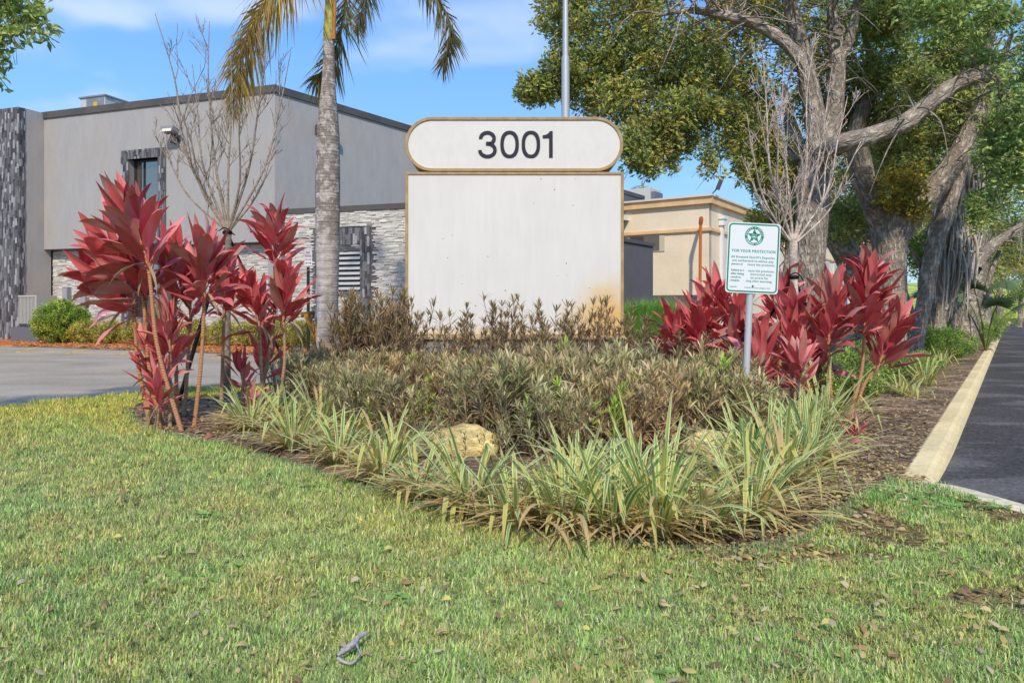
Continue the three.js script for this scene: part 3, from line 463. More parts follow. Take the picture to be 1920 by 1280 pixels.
{
  const Z = 7.3, w = .535, h = .715, base = GZ(1396, Z), top = P(1409, 484, Z);
  const t = thing('notice_sign', 'white and green notice with star badge on a leaning steel post', 'sign', base);
  t.rotation.z = -.048;
  const L = (top.y) / Math.cos(.048);
  mesh('post', tube([new THREE.Vector3(0, -.1, -.035), new THREE.Vector3(0, L + .22, -.035)], [.034, .034], { seg: 14 }), std({ color: lin('#c9cac6'), roughness: .5, metalness: .25 }), t);
  const p = mesh('plate', plate(w, h, .035, .004).translate(0, L, 0), std({ color: lin('#cfd2d0'), roughness: .4, metalness: .5 }), t);
  const W = 768, Hh = 1024, tx = canvasTex(W, Hh, (c) => {
    c.fillStyle = '#e6e7e3'; c.fillRect(0, 0, W, Hh); const g = '#12866a';
    const rrect = (m, r) => { c.beginPath(); c.moveTo(m + r, m); c.arcTo(W - m, m, W - m, Hh - m, r); c.arcTo(W - m, Hh - m, m, Hh - m, r); c.arcTo(m, Hh - m, m, m, r); c.arcTo(m, m, W - m, m, r); c.closePath(); };
    c.strokeStyle = g; c.lineWidth = 22; rrect(26, 48); c.stroke();
    c.fillStyle = g; const cx = 388, cy = 190, R = 138; c.beginPath(); c.arc(cx, cy, R, 0, 7); c.fill();
    c.fillStyle = '#e6e7e3'; c.beginPath(); c.arc(cx, cy, 99, 0, 7); c.fill();
    c.fillStyle = g; c.beginPath(); for (let i = 0; i < 10; i++) { const a = -Math.PI / 2 + i * Math.PI / 5, r = i % 2 ? 46 : 108; c.lineTo(cx + r * Math.cos(a), cy + r * Math.sin(a)); } c.closePath(); c.fill();
    c.strokeStyle = '#e6e7e3'; c.lineWidth = 4; c.beginPath(); c.arc(cx, cy + 2, 36, 0, 7); c.stroke(); c.fillStyle = '#e6e7e3'; c.beginPath(); c.ellipse(cx - 2, cy + 12, 26, 8, .1, 0, 7); c.fill(); c.fillRect(cx - 22, cy - 14, 40, 5);
    const ringText = (s, a0, a1, r, flip) => { c.font = 'bold 31px sans-serif'; c.fillStyle = '#e6e7e3'; c.textAlign = 'center'; c.textBaseline = 'middle'; [...s].forEach((ch, i) => { const a = lerp(a0, a1, s.length > 1 ? i / (s.length - 1) : .5); c.save(); c.translate(cx + r * Math.cos(a), cy + r * Math.sin(a)); c.rotate(a + (flip ? -Math.PI / 2 : Math.PI / 2)); c.fillText(ch, 0, 0); c.restore(); }); };
    ringText("SHERIFF'S OFFICE", -Math.PI * .97, -Math.PI * .03, 119, false); ringText('BROWARD COUNTY', Math.PI * .88, Math.PI * .12, 119, true);
    c.fillStyle = g; c.textBaseline = 'alphabetic'; c.textAlign = 'center';
    const row = (s, y, f, x = 384, maxw = 650) => { c.font = f; c.textAlign = 'center'; c.fillText(s, x, y, maxw); };
    row('FOR YOUR PROTECTION', 432, 'bold 58px sans-serif', 392, 640);
    row("All Broward Sheriff's Deputies", 517, 'bold 44px sans-serif', 384, 640); row('are authorized to advise any', 570, 'bold 44px sans-serif', 384, 612);
    const right = (s, y, xe, sz = 44) => { c.font = `bold ${sz}px sans-serif`; c.textAlign = 'right'; c.fillText(s, xe, y); };
    right('leave the premises.', 622, 714, 43); right('eave the premises', 712, 700, 43); right('instructed may', 762, 668, 43); right('an arrest for', 812, 620, 43); right('sing after warning.', 860, 682, 43); right('Florida Statute Chapter 810', 952, 650, 28);
    let sd = 5; const q = () => (sd = (sd * 16807) % 2147483647) / 2147483647;
    const smudged = (w, x, y, sz, wd) => { c.save(); c.translate(x, y); c.transform(1, 0, -.18, 1, 0, 0); c.textAlign = 'left'; c.font = `${sz}px sans-serif`; for (const [dx, dy, col] of [[0, 0, '#12866a'], [3, -2, '#1c6152']]) { c.fillStyle = col; c.fillText(w, dx, dy, wd); } c.restore(); };
    smudged('person to', 72, 620, 38, 190); smudged('Failure to l', 66, 710, 40, 270); smudged('after being', 66, 760, 40, 276); smudged('result in,', 66, 810, 40, 250); smudged('trespas', 66, 858, 40, 200); smudged('under Fla.', 60, 946, 24, 130);
    for (let i = 0; i < 1600; i++) { c.fillStyle = `rgba(120,106,84,${.05 + .16 * q()})`; c.fillRect(q() * W, q() * Hh, 1 + 3 * q(), 1 + 5 * q()); }
  });
  const fg = plate(w - .002, h - .002, .034, 0), uv = fg.attributes.uv, ps = fg.attributes.position; for (let i = 0; i < uv.count; i++) uv.setXY(i, ps.getX(i) / w + .5, ps.getY(i) / h + .5);
  mesh('printed_face', fg.translate(0, L, .0062), std({ map: tx, roughness: .4 }), p);
  for (const y of [L + h / 2 - .1, L - h / 2 + .075]) mesh('bolt', new THREE.CylinderGeometry(.009, .009, .008, 8).rotateX(Math.PI / 2).translate(.01, y, .009), flat('#4b4744', .4, { metalness: .6 }), t);
}
// no-parking sign by the mulch, and the leaning yellow bar behind the palm
{
  const Z = 20.2, b = GZ(577, Z), t = thing('parking_sign', 'small white no parking fire lane sign on a dark green post', 'sign', b), k = Z / F;
  mesh('post', box(.075, 2.42, .05, 0, 1.21, -.03), flat('#1f3328', .6), t);
  const h = 31 * k, w = 14.5 * k, y = EYE + (HORIZON - 483) * k; const p = mesh('plate', box(w, h, .006, 0.01, y, .004), flat('#dedcd6', .5), t);
  const tx = canvasTex(256, 512, (c) => { c.fillStyle = '#eceae4'; c.fillRect(0, 0, 256, 512); c.fillStyle = '#a8202c'; c.strokeStyle = '#a8202c'; c.textAlign = 'center'; c.font = 'bold 104px sans-serif'; c.fillText('NO', 128, 132, 150); c.fillText('PARKING', 128, 240, 226); c.font = 'bold 70px sans-serif'; c.fillText('FIRE LANE', 128, 342, 210); c.lineWidth = 22; c.beginPath(); c.moveTo(48, 430); c.lineTo(208, 430); c.stroke(); for (const s of [-1, 1]) { c.beginPath(); c.moveTo(128 + s * 108, 430); c.lineTo(128 + s * 62, 396); c.lineTo(128 + s * 62, 464); c.fill(); } });
  const fg = new THREE.PlaneGeometry(w * .97, h * .98).translate(.01, y, .0092); mesh('printed_face', fg, std({ map: tx, roughness: .5 }), p);
}
{
  const Z = 18.2, a = P(574, 588, Z), bt = GZ(612, Z, -.03), t = thing('gate_arm', 'rusty yellow steel bar leaning behind the palm trunk', 'bar', bt);
  const m = mottled([214, 150, 54], .3, .6, { fine: 32, rough: .6 });
  wpart(t, 'bar', tube([bt, a], [.09, .085], { seg: 10 }), m);
  wpart(t, 'bracket', tube([a.clone().add(new THREE.Vector3(-.12, -.03, 0)), a.clone().add(new THREE.Vector3(.2, .03, .02))], [.07, .05], { seg: 8 }), flat('#7a5a34', .8));
  wpart(t, 'eye_bolt', new THREE.TorusGeometry(.06, .02, 6, 14).translate(a.x + .16, a.y - .06, a.z + .1), flat('#5a4230', .7));
}
// flagpole behind the sign
{
  const Z = 13.0, b = GZ(1060.5, Z), t = thing('flagpole', 'tall tapered aluminium pole rising behind the monument sign', 'pole', b), k = Z / F, H = py => EYE + (HORIZON - py) * k;
  wpart(t, 'lower_shaft', tube([b, V(b.x, H(107), Z)], [8.2 * k, 7.6 * k], { seg: 20 }), M.steel);
  wpart(t, 'collar', tube([V(b.x, H(107), Z), V(b.x, H(104), Z)], [7.6 * k, 5.8 * k], { seg: 20 }), M.steel);
  wpart(t, 'upper_shaft', tube([V(b.x, H(104.5), Z), V(b.x, H(-60), Z), V(b.x, H(-420), Z)], [5.8 * k, 4.8 * k, 3.2 * k], { seg: 20 }), M.steel);
  wpart(t, 'truck', new THREE.SphereGeometry(.08, 12, 10).translate(b.x, H(-426), -Z), M.steel);
}
// ---------------------------------------------------------------- trees
// twig with small folded leaves; unit: metres
function twigGeo(n, R, len, wid, cols, stem = [.8, .75, .9]) {
  const pos = [], col = [];
  const tri = (a, b, c, k) => { for (const p of [a, b, c]) { pos.push(p.x, p.y, p.z); col.push(...k); } };
  for (let i = 0; i < n; i++) {
    const a = rr(0, 6.28), e = rr(-.9, 1), r = R * Math.pow(rnd(), .6), base = new THREE.Vector3(Math.cos(a) * r * .8, e * R * .7, Math.sin(a) * r * .8);
    const d = new THREE.Vector3(Math.cos(a) + rr(-.7, .7), rr(-.8, .7), Math.sin(a) + rr(-.7, .7)).normalize(), s = new THREE.Vector3(rr(-1, 1), rr(-.4, .4), rr(-1, 1)).cross(d).normalize(), up = d.clone().cross(s).normalize();
    const l = len * rr(.7, 1.25), w = wid * rr(.8, 1.2) / 2, mid = base.clone().addScaledVector(d, l * .55).addScaledVector(up, -l * .1), tip = base.clone().addScaledVector(d, l).addScaledVector(up, -l * .22);
    const A = base.clone().addScaledVector(d, l * .5).addScaledVector(s, w).addScaledVector(up, w * .35), B = base.clone().addScaledVector(d, l * .5).addScaledVector(s, -w).addScaledVector(up, w * .35);
    const k = jit(pick(cols), .8, 1.2);
    tri(base, A, mid, k); tri(A, tip, mid, k); tri(base, mid, B, k); tri(B, mid, tip, k);
  }
  for (let i = 0; i < 2; i++) { const a = new THREE.Vector3(rr(-.4, .4), -R, rr(-.4, .4)).multiplyScalar(1), b = new THREE.Vector3(rr(-.6, .6) * R, R * .8, rr(-.6, .6) * R); a.x *= R; a.z *= R; const s = new THREE.Vector3(.004, 0, .002); tri(a, a.clone().add(s), b, stem); tri(a.clone().sub(new THREE.Vector3(0, 0, .005)), a.clone().add(new THREE.Vector3(0, 0, .005)), b, stem); }
  const g = new THREE.BufferGeometry(); g.setAttribute('position', new THREE.Float32BufferAttribute(pos, 3)); g.setAttribute('color', new THREE.Float32BufferAttribute(col, 3)); g.computeVertexNormals(); return g;
}
const W1 = [[1, 1, 1], [.75, .85, .7], [1.25, 1.2, 1.0], [.9, 1, .8]];
const oakTwigs = [0, 1, 2, 3].map(() => twigGeo(12, .17, .105, .05, W1));
const farTwigs = [0, 1].map(() => twigGeo(16, .34, .15, .075, W1));
const smallTwigs = [0, 1].map(() => twigGeo(20, .12, .05, .026, W1));
const OAK = [[0.387, 0.433, 0.147], [0.489, 0.509, 0.162], [0.287, 0.352, 0.133], [0.633, 0.568, 0.162], [0.417, 0.433, 0.125], [0.245, 0.299, 0.133], [0.546, 0.448, 0.147]];
const OAKG = [[0.344, 0.464, 0.162], [0.445, 0.552, 0.193], [0.259, 0.374, 0.147], [0.575, 0.627, 0.237], [0.374, 0.448, 0.177]];
// fill ellipsoids with twigs; list of [centre, rx, ry, rz, count]
function fill(root, blobs, twigs, pal, { gap = .42, gs = 1.1, smin = .75, smax = 1.3, name = 'crown', shell = 0 } = {}) {
  const lists = twigs.map(() => []), o = root.position;
  for (const [c, rx, ry, rz, n] of blobs) {
    let made = 0, tries = 0;
    while (made < n && tries++ < n * 6) {
      const u = rr(-1, 1), a = rr(0, 6.28), q = Math.sqrt(1 - u * u), r = shell ? lerp(shell, 1, Math.pow(rnd(), .7)) : Math.pow(rnd(), .4);
      const x = c.x + rx * r * q * Math.cos(a), y = c.y + ry * r * u, z = c.z + rz * r * q * Math.sin(a);
      if (noise(x * gs + 50, y * gs + 20, z * gs + 70) < gap * (.55 + .6 * r)) continue;
      made++; const k = rr(.7, 1.25), cc = pick(pal), warm = noise(x * .5 + 9, y * .5 + 3, z * .5) > .6 ? 1.15 : 1;
      pick(lists).push({ m: place(new THREE.Vector3(x - o.x, y - o.y, z - o.z), rr(-.8, .8), rr(0, 6.28), rr(-.8, .8), rr(smin, smax)), c: [cc[0] * k * warm, cc[1] * k, cc[2] * k] });
    }
  }
  lists.forEach((l, i) => l.length && instanced(name, twigs[i], M.leaf, l, root));
}
const B = (px, py, Z, rx, ry, rz, n) => [P(px, py, Z), rx * Z / F, ry * Z / F, rz, n];
const pts = (Z, ...xy) => xy.map(([x, y, dz = 0]) => P(x, y, Z + dz));
function limb(root, name, p, r, mat = M.oakBark, n = 24, seg = 12) { return wpart(root, name, tube(p, r, { n, seg, wob: .09 }), mat); }
// thin side branches that carry the leaves of a limb
function sprays(root, from, count, len, r, mat) {
  const gs = []; for (let i = 0; i < count; i++) { const t = rr(.3, 1) * (from.length - 1), k = Math.min(from.length - 2, Math.floor(t)), a = from[k].clone().lerp(from[k + 1], t - k), d = new THREE.Vector3(rr(-1, 1), rr(-.6, .9), rr(-1, 1)).normalize(), l = len * rr(.5, 1.2); const m = a.clone().addScaledVector(d, l * .5).add(new THREE.Vector3(0, rr(-.1, .2), 0)), e = a.clone().addScaledVector(d, l).add(new THREE.Vector3(rr(-.2, .2), -l * .25, rr(-.2, .2))); gs.push(tube([a, m, e], [r, r * .6, r * .15], { n: 6, seg: 5 })); }
  wpart(root, 'twigs', mergeGeometries(gs), mat).userData.kind = 'stuff';
}
// the big oak whose trunk stands behind the right-hand red plants
{
  const Z = 14, t = thing('oak_tree', 'large oak with thick grey trunk and long limbs behind the bare sapling', 'tree', GZ(1516, Z));
  limb(t, 'trunk', [GZ(1512, Z, -.05), ...pts(Z, [1514, 620], [1517, 520], [1522, 420], [1528, 330], [1538, 262])], [.40, .33, .30, .29, .31, .28], M.oakBark, 30, 18);
  const lead = pts(Z - .1, [1532, 320], [1530, 230], [1516, 150], [1497, 70], [1478, -10], [1470, -120], [1500, -230]); limb(t, 'limb', lead, [.2, .19, .175, .16, .13, .08, .04]);
  const right = pts(Z, [1540, 300], [1560, 230], [1570, 140], [1566, 60, .1], [1560, -30, .2], [1590, -160, .3]); limb(t, 'limb', right, [.2, .18, .155, .13, .1, .05]);
  limb(t, 'limb', pts(Z, [1570, 120], [1590, 85], [1606, 20], [1625, -60], [1690, -160]), [.1, .09, .085, .07, .03]);
  const west = pts(Z - 1.2, [1500, 110], [1470, 78], [1422, 47], [1366, 30], [1298, 19], [1230, 30, -.3]); limb(t, 'limb', west, [.12, .105, .1, .085, .06, .02]);
  const east = pts(Z - 1.1, [1535, 300, 1.1], [1580, 268], [1640, 252], [1690, 234], [1745, 193], [1796, 156], [1848, 143], [1884, 180], [1930, 206], [2010, 230]); limb(t, 'limb', east, [.21, .17, .165, .16, .15, .14, .12, .085, .07, .04], M.oakBark, 40);
  const back1 = pts(Z + .8, [1520, 330], [1470, 285], [1420, 210], [1388, 160], [1353, 103], [1310, 60]); limb(t, 'limb', back1, [.16, .14, .12, .1, .07, .03], M.oakBark);
  const back2 = pts(Z + 1.2, [1500, 340], [1452, 290], [1400, 240], [1352, 205], [1308, 176], [1250, 160]); limb(t, 'limb', back2, [.14, .12, .09, .07, .05, .02], M.oakBark);
  for (const l of [lead, right, west, east, back1, back2]) sprays(t, l, 46, 1.35, .02, M.oakBark);
  // knot where a bough was cut
  wpart(t, 'pruning_scar', new THREE.TorusGeometry(.085, .035, 8, 16).translate(...P(1574, 57, Z - .25).toArray()), M.oakBark);
  fill(t, [
    B(1000, 160, 14.2, 48, 30, .5, 130), B(1050, 130, 14.2, 40, 50, .6, 130), B(1075, 40, 14.6, 70, 80, .9, 230), B(1110, 130, 14.6, 75, 85, .9, 300), B(1170, 190, 13.9, 70, 60, .7, 200), B(1190, 70, 14.0, 100, 95, .8, 330),
    B(1290, 120, 14.0, 100, 85, .8, 330), B(1280, 220, 13.3, 60, 50, .7, 160), B(1195, 262, 13.2, 30, 45, .4, 60), B(1240, 275, 13.4, 26, 40, .4, 45), B(1330, 250, 13.6, 34, 60, .5, 70), B(1320, 305, 13.6, 12, 30, .2, 14), B(1200, 305, 13.2, 14, 22, .2, 12),
    B(1380, 140, 14.4, 80, 80, .6, 170), B(1400, 30, 14.6, 110, 60, .7, 230), B(1420, 265, 14.8, 45, 100, .6, 230), B(1450, 330, 15.2, 50, 90, .7, 300), B(1470, 415, 15.6, 34, 36, .5, 90),
    B(1560, 60, 16, 130, 110, .8, 300), B(1560, 200, 15.8, 80, 90, .7, 260),
    B(1200, -90, 14.4, 170, 120, 1.6, 200), B(1420, -130, 13.5, 220, 130, 2, 220), B(1150, -40, 14.4, 90, 70, 1, 120), B(1262, 262, 13.5, 22, 44, .3, 34), B(1295, 280, 13.7, 18, 34, .3, 24), B(1360, 262, 13.7, 24, 56, .4, 42), B(1385, 215, 13.9, 40, 40, .4, 60), B(1345, 318, 13.8, 9, 26, .15, 10), B(1225, 318, 13.3, 9, 20, .15, 8), B(1405, 310, 14.6, 22, 50, .4, 44)], oakTwigs, OAK, { gap: .47 });
  fill(t, [B(1235, 255, 13.6, 40, 40, .5, 90), B(1300, 235, 13.8, 46, 36, .5, 100), B(1362, 250, 13.9, 30, 56, .4, 80), B(1262, 290, 13.6, 13, 34, .2, 24), B(1330, 296, 13.8, 13, 40, .2, 28), B(1290, 275, 13.7, 14, 30, .2, 20), B(1392, 300, 14.2, 18, 50, .3, 40), B(1212, 310, 13.4, 14, 28, .2, 20), B(1180, 290, 13.4, 18, 36, .25, 34)], oakTwigs, OAK, { gap: .22, gs: 2.5, smin: .6, smax: 1 });
  fill(t, [B(1650, 30, 14.8, 70, 70, .6, 130), B(1730, 50, 14.4, 120, 90, .7, 330), B(1840, 50, 13.0, 110, 70, .9, 300), B(1760, 20, 12.6, 90, 40, .6, 130), B(1860, 250, 14.2, 70, 60, .6, 150), B(1905, 290, 12.8, 50, 90, .7, 190), B(1680, 170, 15.4, 100, 80, .7, 260), B(1640, 130, 14.9, 60, 50, .5, 90), B(1730, 140, 14.2, 60, 36, .4, 80), B(1690, 90, 13.6, 60, 40, .5, 80), B(1960, 120, 12.6, 100, 180, 1.2, 300), B(1720, -130, 13, 260, 120, 2, 240)], oakTwigs, OAKG, { gap: .47 });
}
// forked oak to its right
{
  const Z = 15.6, t = thing('oak_tree', 'forked oak with knotty burls and deeply furrowed bark', 'tree', GZ(1668, Z));
  limb(t, 'trunk', [GZ(1664, Z, -.05), ...pts(Z, [1668, 640], [1672, 560], [1670, 480], [1670, 425], [1680, 395])], [.42, .36, .32, .34, .4, .34], M.oakBark, 30, 18);
  const a = pts(Z, [1668, 440], [1645, 392], [1624, 345], [1614, 300], [1606, 240], [1640, 150], [1620, 60]); limb(t, 'limb', a, [.3, .27, .22, .22, .18, .12, .05], M.oakBark, 30);
  const b = pts(Z, [1680, 440], [1708, 408], [1744, 362], [1783, 313], [1808, 272], [1835, 205], [1850, 100], [1880, 0]); limb(t, 'limb', b, [.28, .27, .25, .23, .21, .17, .1, .04], M.oakBark, 34);
  for (const [x, y, r] of [[1634, 350, .13], [1640, 385, .16], [1658, 412, .14], [1628, 318, .1]]) { const g = new THREE.TorusGeometry(r * .75, r * .42, 9, 18); const p = P(x, y, Z - .2); g.rotateY(-.3).translate(p.x, p.y, p.z); wpart(t, 'burl', g, M.oakBark); }
  sprays(t, a, 16, 1, .02, M.oakBark); sprays(t, b, 26, 1.1, .02, M.oakBark);
  fill(t, [B(1700, 340, 15.1, 30, 30, .4, 40), B(1676, 372, 15.1, 34, 22, .35, 34), B(1716, 374, 15.0, 24, 30, .35, 28), B(1660, 340, 15.2, 20, 18, .3, 12), B(1722, 402, 15, 12, 18, .2, 9)], oakTwigs, [[.50, .40, .07], [.38, .34, .09], [.58, .44, .10]], { gap: .35 });
  fill(t, [B(1700, 280, 16.6, 100, 80, .8, 330), B(1620, 200, 16.4, 80, 80, .8, 240), B(1790, 180, 16, 110, 90, 1, 380), B(1880, 60, 16, 120, 100, 1, 330), B(1720, 470, 17, 30, 50, .4, 60), B(1590, 400, 18, 60, 50, .6, 160), B(1700, 60, 17, 200, 110, 1, 420)], oakTwigs, OAKG, { gap: .46 });
}
// smooth leaning trunk right of the forked oak
{
  const Z = 16.4, t = thing('leaning_tree', 'slender pale trunk leaning right beside the shaggy palm', 'tree', GZ(1712, Z));
  const a = [GZ(1708, Z, -.05), ...pts(Z, [1722, 620], [1734, 565], [1750, 470], [1771, 405], [1792, 340], [1811, 275], [1850, 180], [1900, 60])]; limb(t, 'trunk', a, [.2, .16, .17, .18, .19, .19, .17, .12, .04], M.oakBark, 34, 14);
  limb(t, 'limb', pts(Z + .3, [1737, 540], [1728, 500], [1715, 478], [1706, 465]), [.08, .07, .05, .02], M.oakBark, 12, 8);
  limb(t, 'limb', pts(Z - .4, [1718, 600], [1708, 575], [1697, 540], [1695, 490]), [.05, .055, .05, .03], M.oakBark, 14, 8);
  sprays(t, a.slice(5), 12, 1, .02, M.oakBark);
  fill(t, [B(1850, 130, 16.5, 130, 90, 1, 300), B(1900, 250, 16.6, 80, 90, .8, 220), B(1880, 400, 17, 60, 60, .7, 120)], oakTwigs, OAKG, { gap: .46 });
}
// dark trunk that leans from behind the big oak
{
  const Z = 19, t = thing('leaning_tree', 'dark trunk leaning left behind the big oak', 'tree', GZ(1640, Z));
  const a = [GZ(1640, Z, -.05), ...pts(Z, [1622, 560], [1596, 490], [1562, 428], [1530, 350], [1490, 260], [1470, 160])]; limb(t, 'trunk', a, [.42, .38, .36, .33, .28, .2, .08], M.oakBark, 28, 14);
  limb(t, 'limb', pts(Z, [1560, 450], [1600, 440], [1650, 442], [1690, 436]), [.14, .1, .08, .04], M.oakBark, 14, 8);
  sprays(t, a.slice(3), 12, 1.2, .02, M.oakBark);
  fill(t, [B(1590, 415, 20, 90, 45, .8, 330), B(1440, 440, 20, 50, 50, .8, 150), B(1500, 330, 20.5, 90, 90, 1, 300), B(1620, 300, 20.5, 100, 90, 1, 330)], farTwigs, OAK, { gap: .4, smin: .5, smax: .9 });
}
// trunk with a dark limb reaching over the road
{
  const Z = 22, t = thing('oak_tree', 'oak with a dark limb reaching out over the road', 'tree', GZ(1806, Z));
  const a = [GZ(1806, Z, -.05), ...pts(Z, [1812, 590], [1826, 530], [1836, 480], [1840, 380], [1850, 250])]; limb(t, 'trunk', a, [.42, .36, .32, .28, .2, .08], M.oakBark, 24, 14);
  const b = pts(Z - .5, [1830, 500], [1855, 466], [1880, 448], [1905, 432], [1935, 410], [1990, 380]); limb(t, 'limb', b, [.2, .17, .15, .13, .1, .04], M.oakBark, 20, 10);
  limb(t, 'limb', pts(Z, [1842, 590], [1856, 520], [1875, 470]), [.11, .09, .05], M.oakBark, 12, 8);
  sprays(t, b, 16, 1.4, .025, M.oakBark);
  fill(t, [B(1890, 330, 21.5, 70, 70, 1, 180), B(1860, 250, 22, 110, 90, 1.5, 260), B(1940, 450, 22, 60, 60, 1, 130), B(1740, 300, 23, 100, 80, 1.2, 200), B(1900, 120, 22, 160, 110, 2, 330)], farTwigs, OAKG, { gap: .46, smin: .5, smax: .85 });
}
// smaller trunks and trees further along the kerb
function kerbTree(label, px, Z, r, top, blobs, pal, tw = farTwigs, name = 'roadside_tree') {
  const t = thing(name, label, 'tree', GZ(px, Z)); const a = [GZ(px, Z, -.05), P(px + 3, lerp(HORIZON, top, .4), Z), P(px + 8, top, Z), P(px + 4, top - 40, Z + .3)];
  limb(t, 'trunk', a, [r, r * .8, r * .6, r * .2], M.oakBark, 16, 10); sprays(t, a, 12, r * 6, r * .15, M.oakBark); fill(t, blobs, tw, pal, { gap: .38, smin: .6, smax: 1.1 }); return t;
}
kerbTree('dark shaggy trunk just beyond the oak over the road', 1842, 27, .3, 430, [B(1845, 480, 27, 36, 60, 1, 110), B(1870, 380, 27, 70, 70, 1.4, 200)], OAKG);
kerbTree('slim tree with yellowing crown behind the shaggy trunk', 1873, 34, .16, 470, [B(1880, 470, 34, 46, 45, 1.4, 200), B(1850, 440, 34, 40, 40, 1.2, 130)], [[.58, .48, .12], [.44, .42, .12], [.66, .52, .16]]);
kerbTree('small round street tree at the far end of the kerb', 1913, 48, .16, 520, [B(1912, 520, 48, 36, 38, 1.5, 230), B(1900, 545, 48, 20, 18, 1, 50)], OAKG);
kerbTree('yellow-green tree at the far right beyond the kerb', 1965, 52, .2, 450, [B(1950, 480, 52, 60, 50, 2.5, 300)], [[.52, .50, .14], [.40, .44, .14]]);
kerbTree('broad evergreen filling the gap behind the forked oak', 1625, 30, .3, 430, [B(1640, 330, 30, 120, 110, 2, 420), B(1560, 430, 30, 60, 30, 1.5, 150), B(1720, 430, 29, 60, 70, 1.4, 160)], [[.50, .50, .17], [.40, .44, .15], [.58, .52, .18]]);
kerbTree('tall evergreen filling the gap behind the shaggy palm', 1790, 32, .3, 400, [B(1800, 330, 32, 130, 120, 2, 460), B(1760, 470, 31, 70, 60, 1.5, 230), B(1835, 520, 34, 40, 40, 1.4, 130)], [[.46, .50, .17], [.36, .43, .15], [.54, .52, .2]]);
kerbTree('dark green shrubby tree behind the sign post', 1470, 27, .2, 470, [B(1440, 430, 27, 34, 30, 1, 70), B(1500, 425, 27, 60, 36, 1, 110)], [[.58, .46, .14], [.44, .40, .14], [.62, .44, .16]]);
kerbTree('far tree showing above the roof between the two buildings', 1200, 75, .35, 380, [B(1202, 362, 75, 20, 12, 1.4, 90)], OAKG);

// shaggy cabbage palm hung with dead fronds
{
  const Z = 19.5, t = thing('cabbage_palm', 'cabbage palm shaggy with grey dead fronds and crossed boots', 'palm', GZ(1757, Z));
  const ax = [GZ(1755, Z, -.05), ...pts(Z, [1758, 600], [1763, 540], [1776, 470], [1792, 400], [1806, 330], [1820, 260])];
  limb(t, 'trunk', ax, [.26, .23, .23, .22, .21, .2, .17], M.oakBark, 24, 12);
  const grey = [[.52, .46, .38], [.62, .56, .47], [.42, .37, .30], [.70, .63, .52], [.48, .39, .29]];
  for (let i = 0; i < 26; i++) { // criss-cross leaf bases
    const u = rr(.18, .45) * (ax.length - 1), k = Math.floor(u), c = ax[k].clone().lerp(ax[k + 1], u - k), a = rr(-1.9, 1.9), d = new THREE.Vector3(Math.sin(a), 0, Math.cos(a)), s = i % 2 ? 1 : -1;
    const p0 = c.clone().addScaledVector(d, .22), p1 = p0.clone().add(new THREE.Vector3(s * .12, .22, .06)), p2 = p0.clone().add(new THREE.Vector3(s * .24, .42, .16));
    const g = tube([p0, p1, p2], [.05, .04, .025], { seg: 5 }); wpart(t, 'boot', colTube(g, pick(grey)), M.vcRough);
  }
  const skirt = [];
  for (let i = 0; i < 420; i++) {
    const u = rr(.42, .93), q = u * (ax.length - 1), k = Math.floor(q), c = ax[k].clone().lerp(ax[k + 1], q - k), a = rr(-3.14, 3.14), out = rr(.2, .62), L = rr(.7, 1.7), d = new THREE.Vector3(Math.sin(a), 0, Math.cos(a));
    const p0 = c.clone().addScaledVector(d, .18), p1 = c.clone().addScaledVector(d, out).add(new THREE.Vector3(0, .08, 0)), p2 = c.clone().addScaledVector(d, out * rr(.8, 1.15)).add(new THREE.Vector3(rr(-.12, .12) - .1, -L, rr(-.1, .1)));
    skirt.push(colTube(tube([p0, p1, p1.clone().lerp(p2, .5).addScaledVector(d, .07), p2], [.02, .045, .036, .006], { seg: 3, n: 6, cap: false }), jit(pick(grey), .8, 1.15)));
  }
  wpart(t, 'dead_fronds', mergeGeometries(skirt), M.vcRough).userData.kind = 'stuff';
  for (let i = 0; i < 7; i++) { const y = 330 + i * 36, c = P(1800 - i * 3, y, Z - .3), e = P(1862 - i * 4, y - 22 + i * 6, Z - .6); wpart(t, 'dead_stalk', colTube(tube([c, c.clone().lerp(e, .5).add(new THREE.Vector3(0, .06, 0)), e], [.03, .025, .012], { seg: 5, n: 6 }), pick(grey)), M.vcRough); }
}
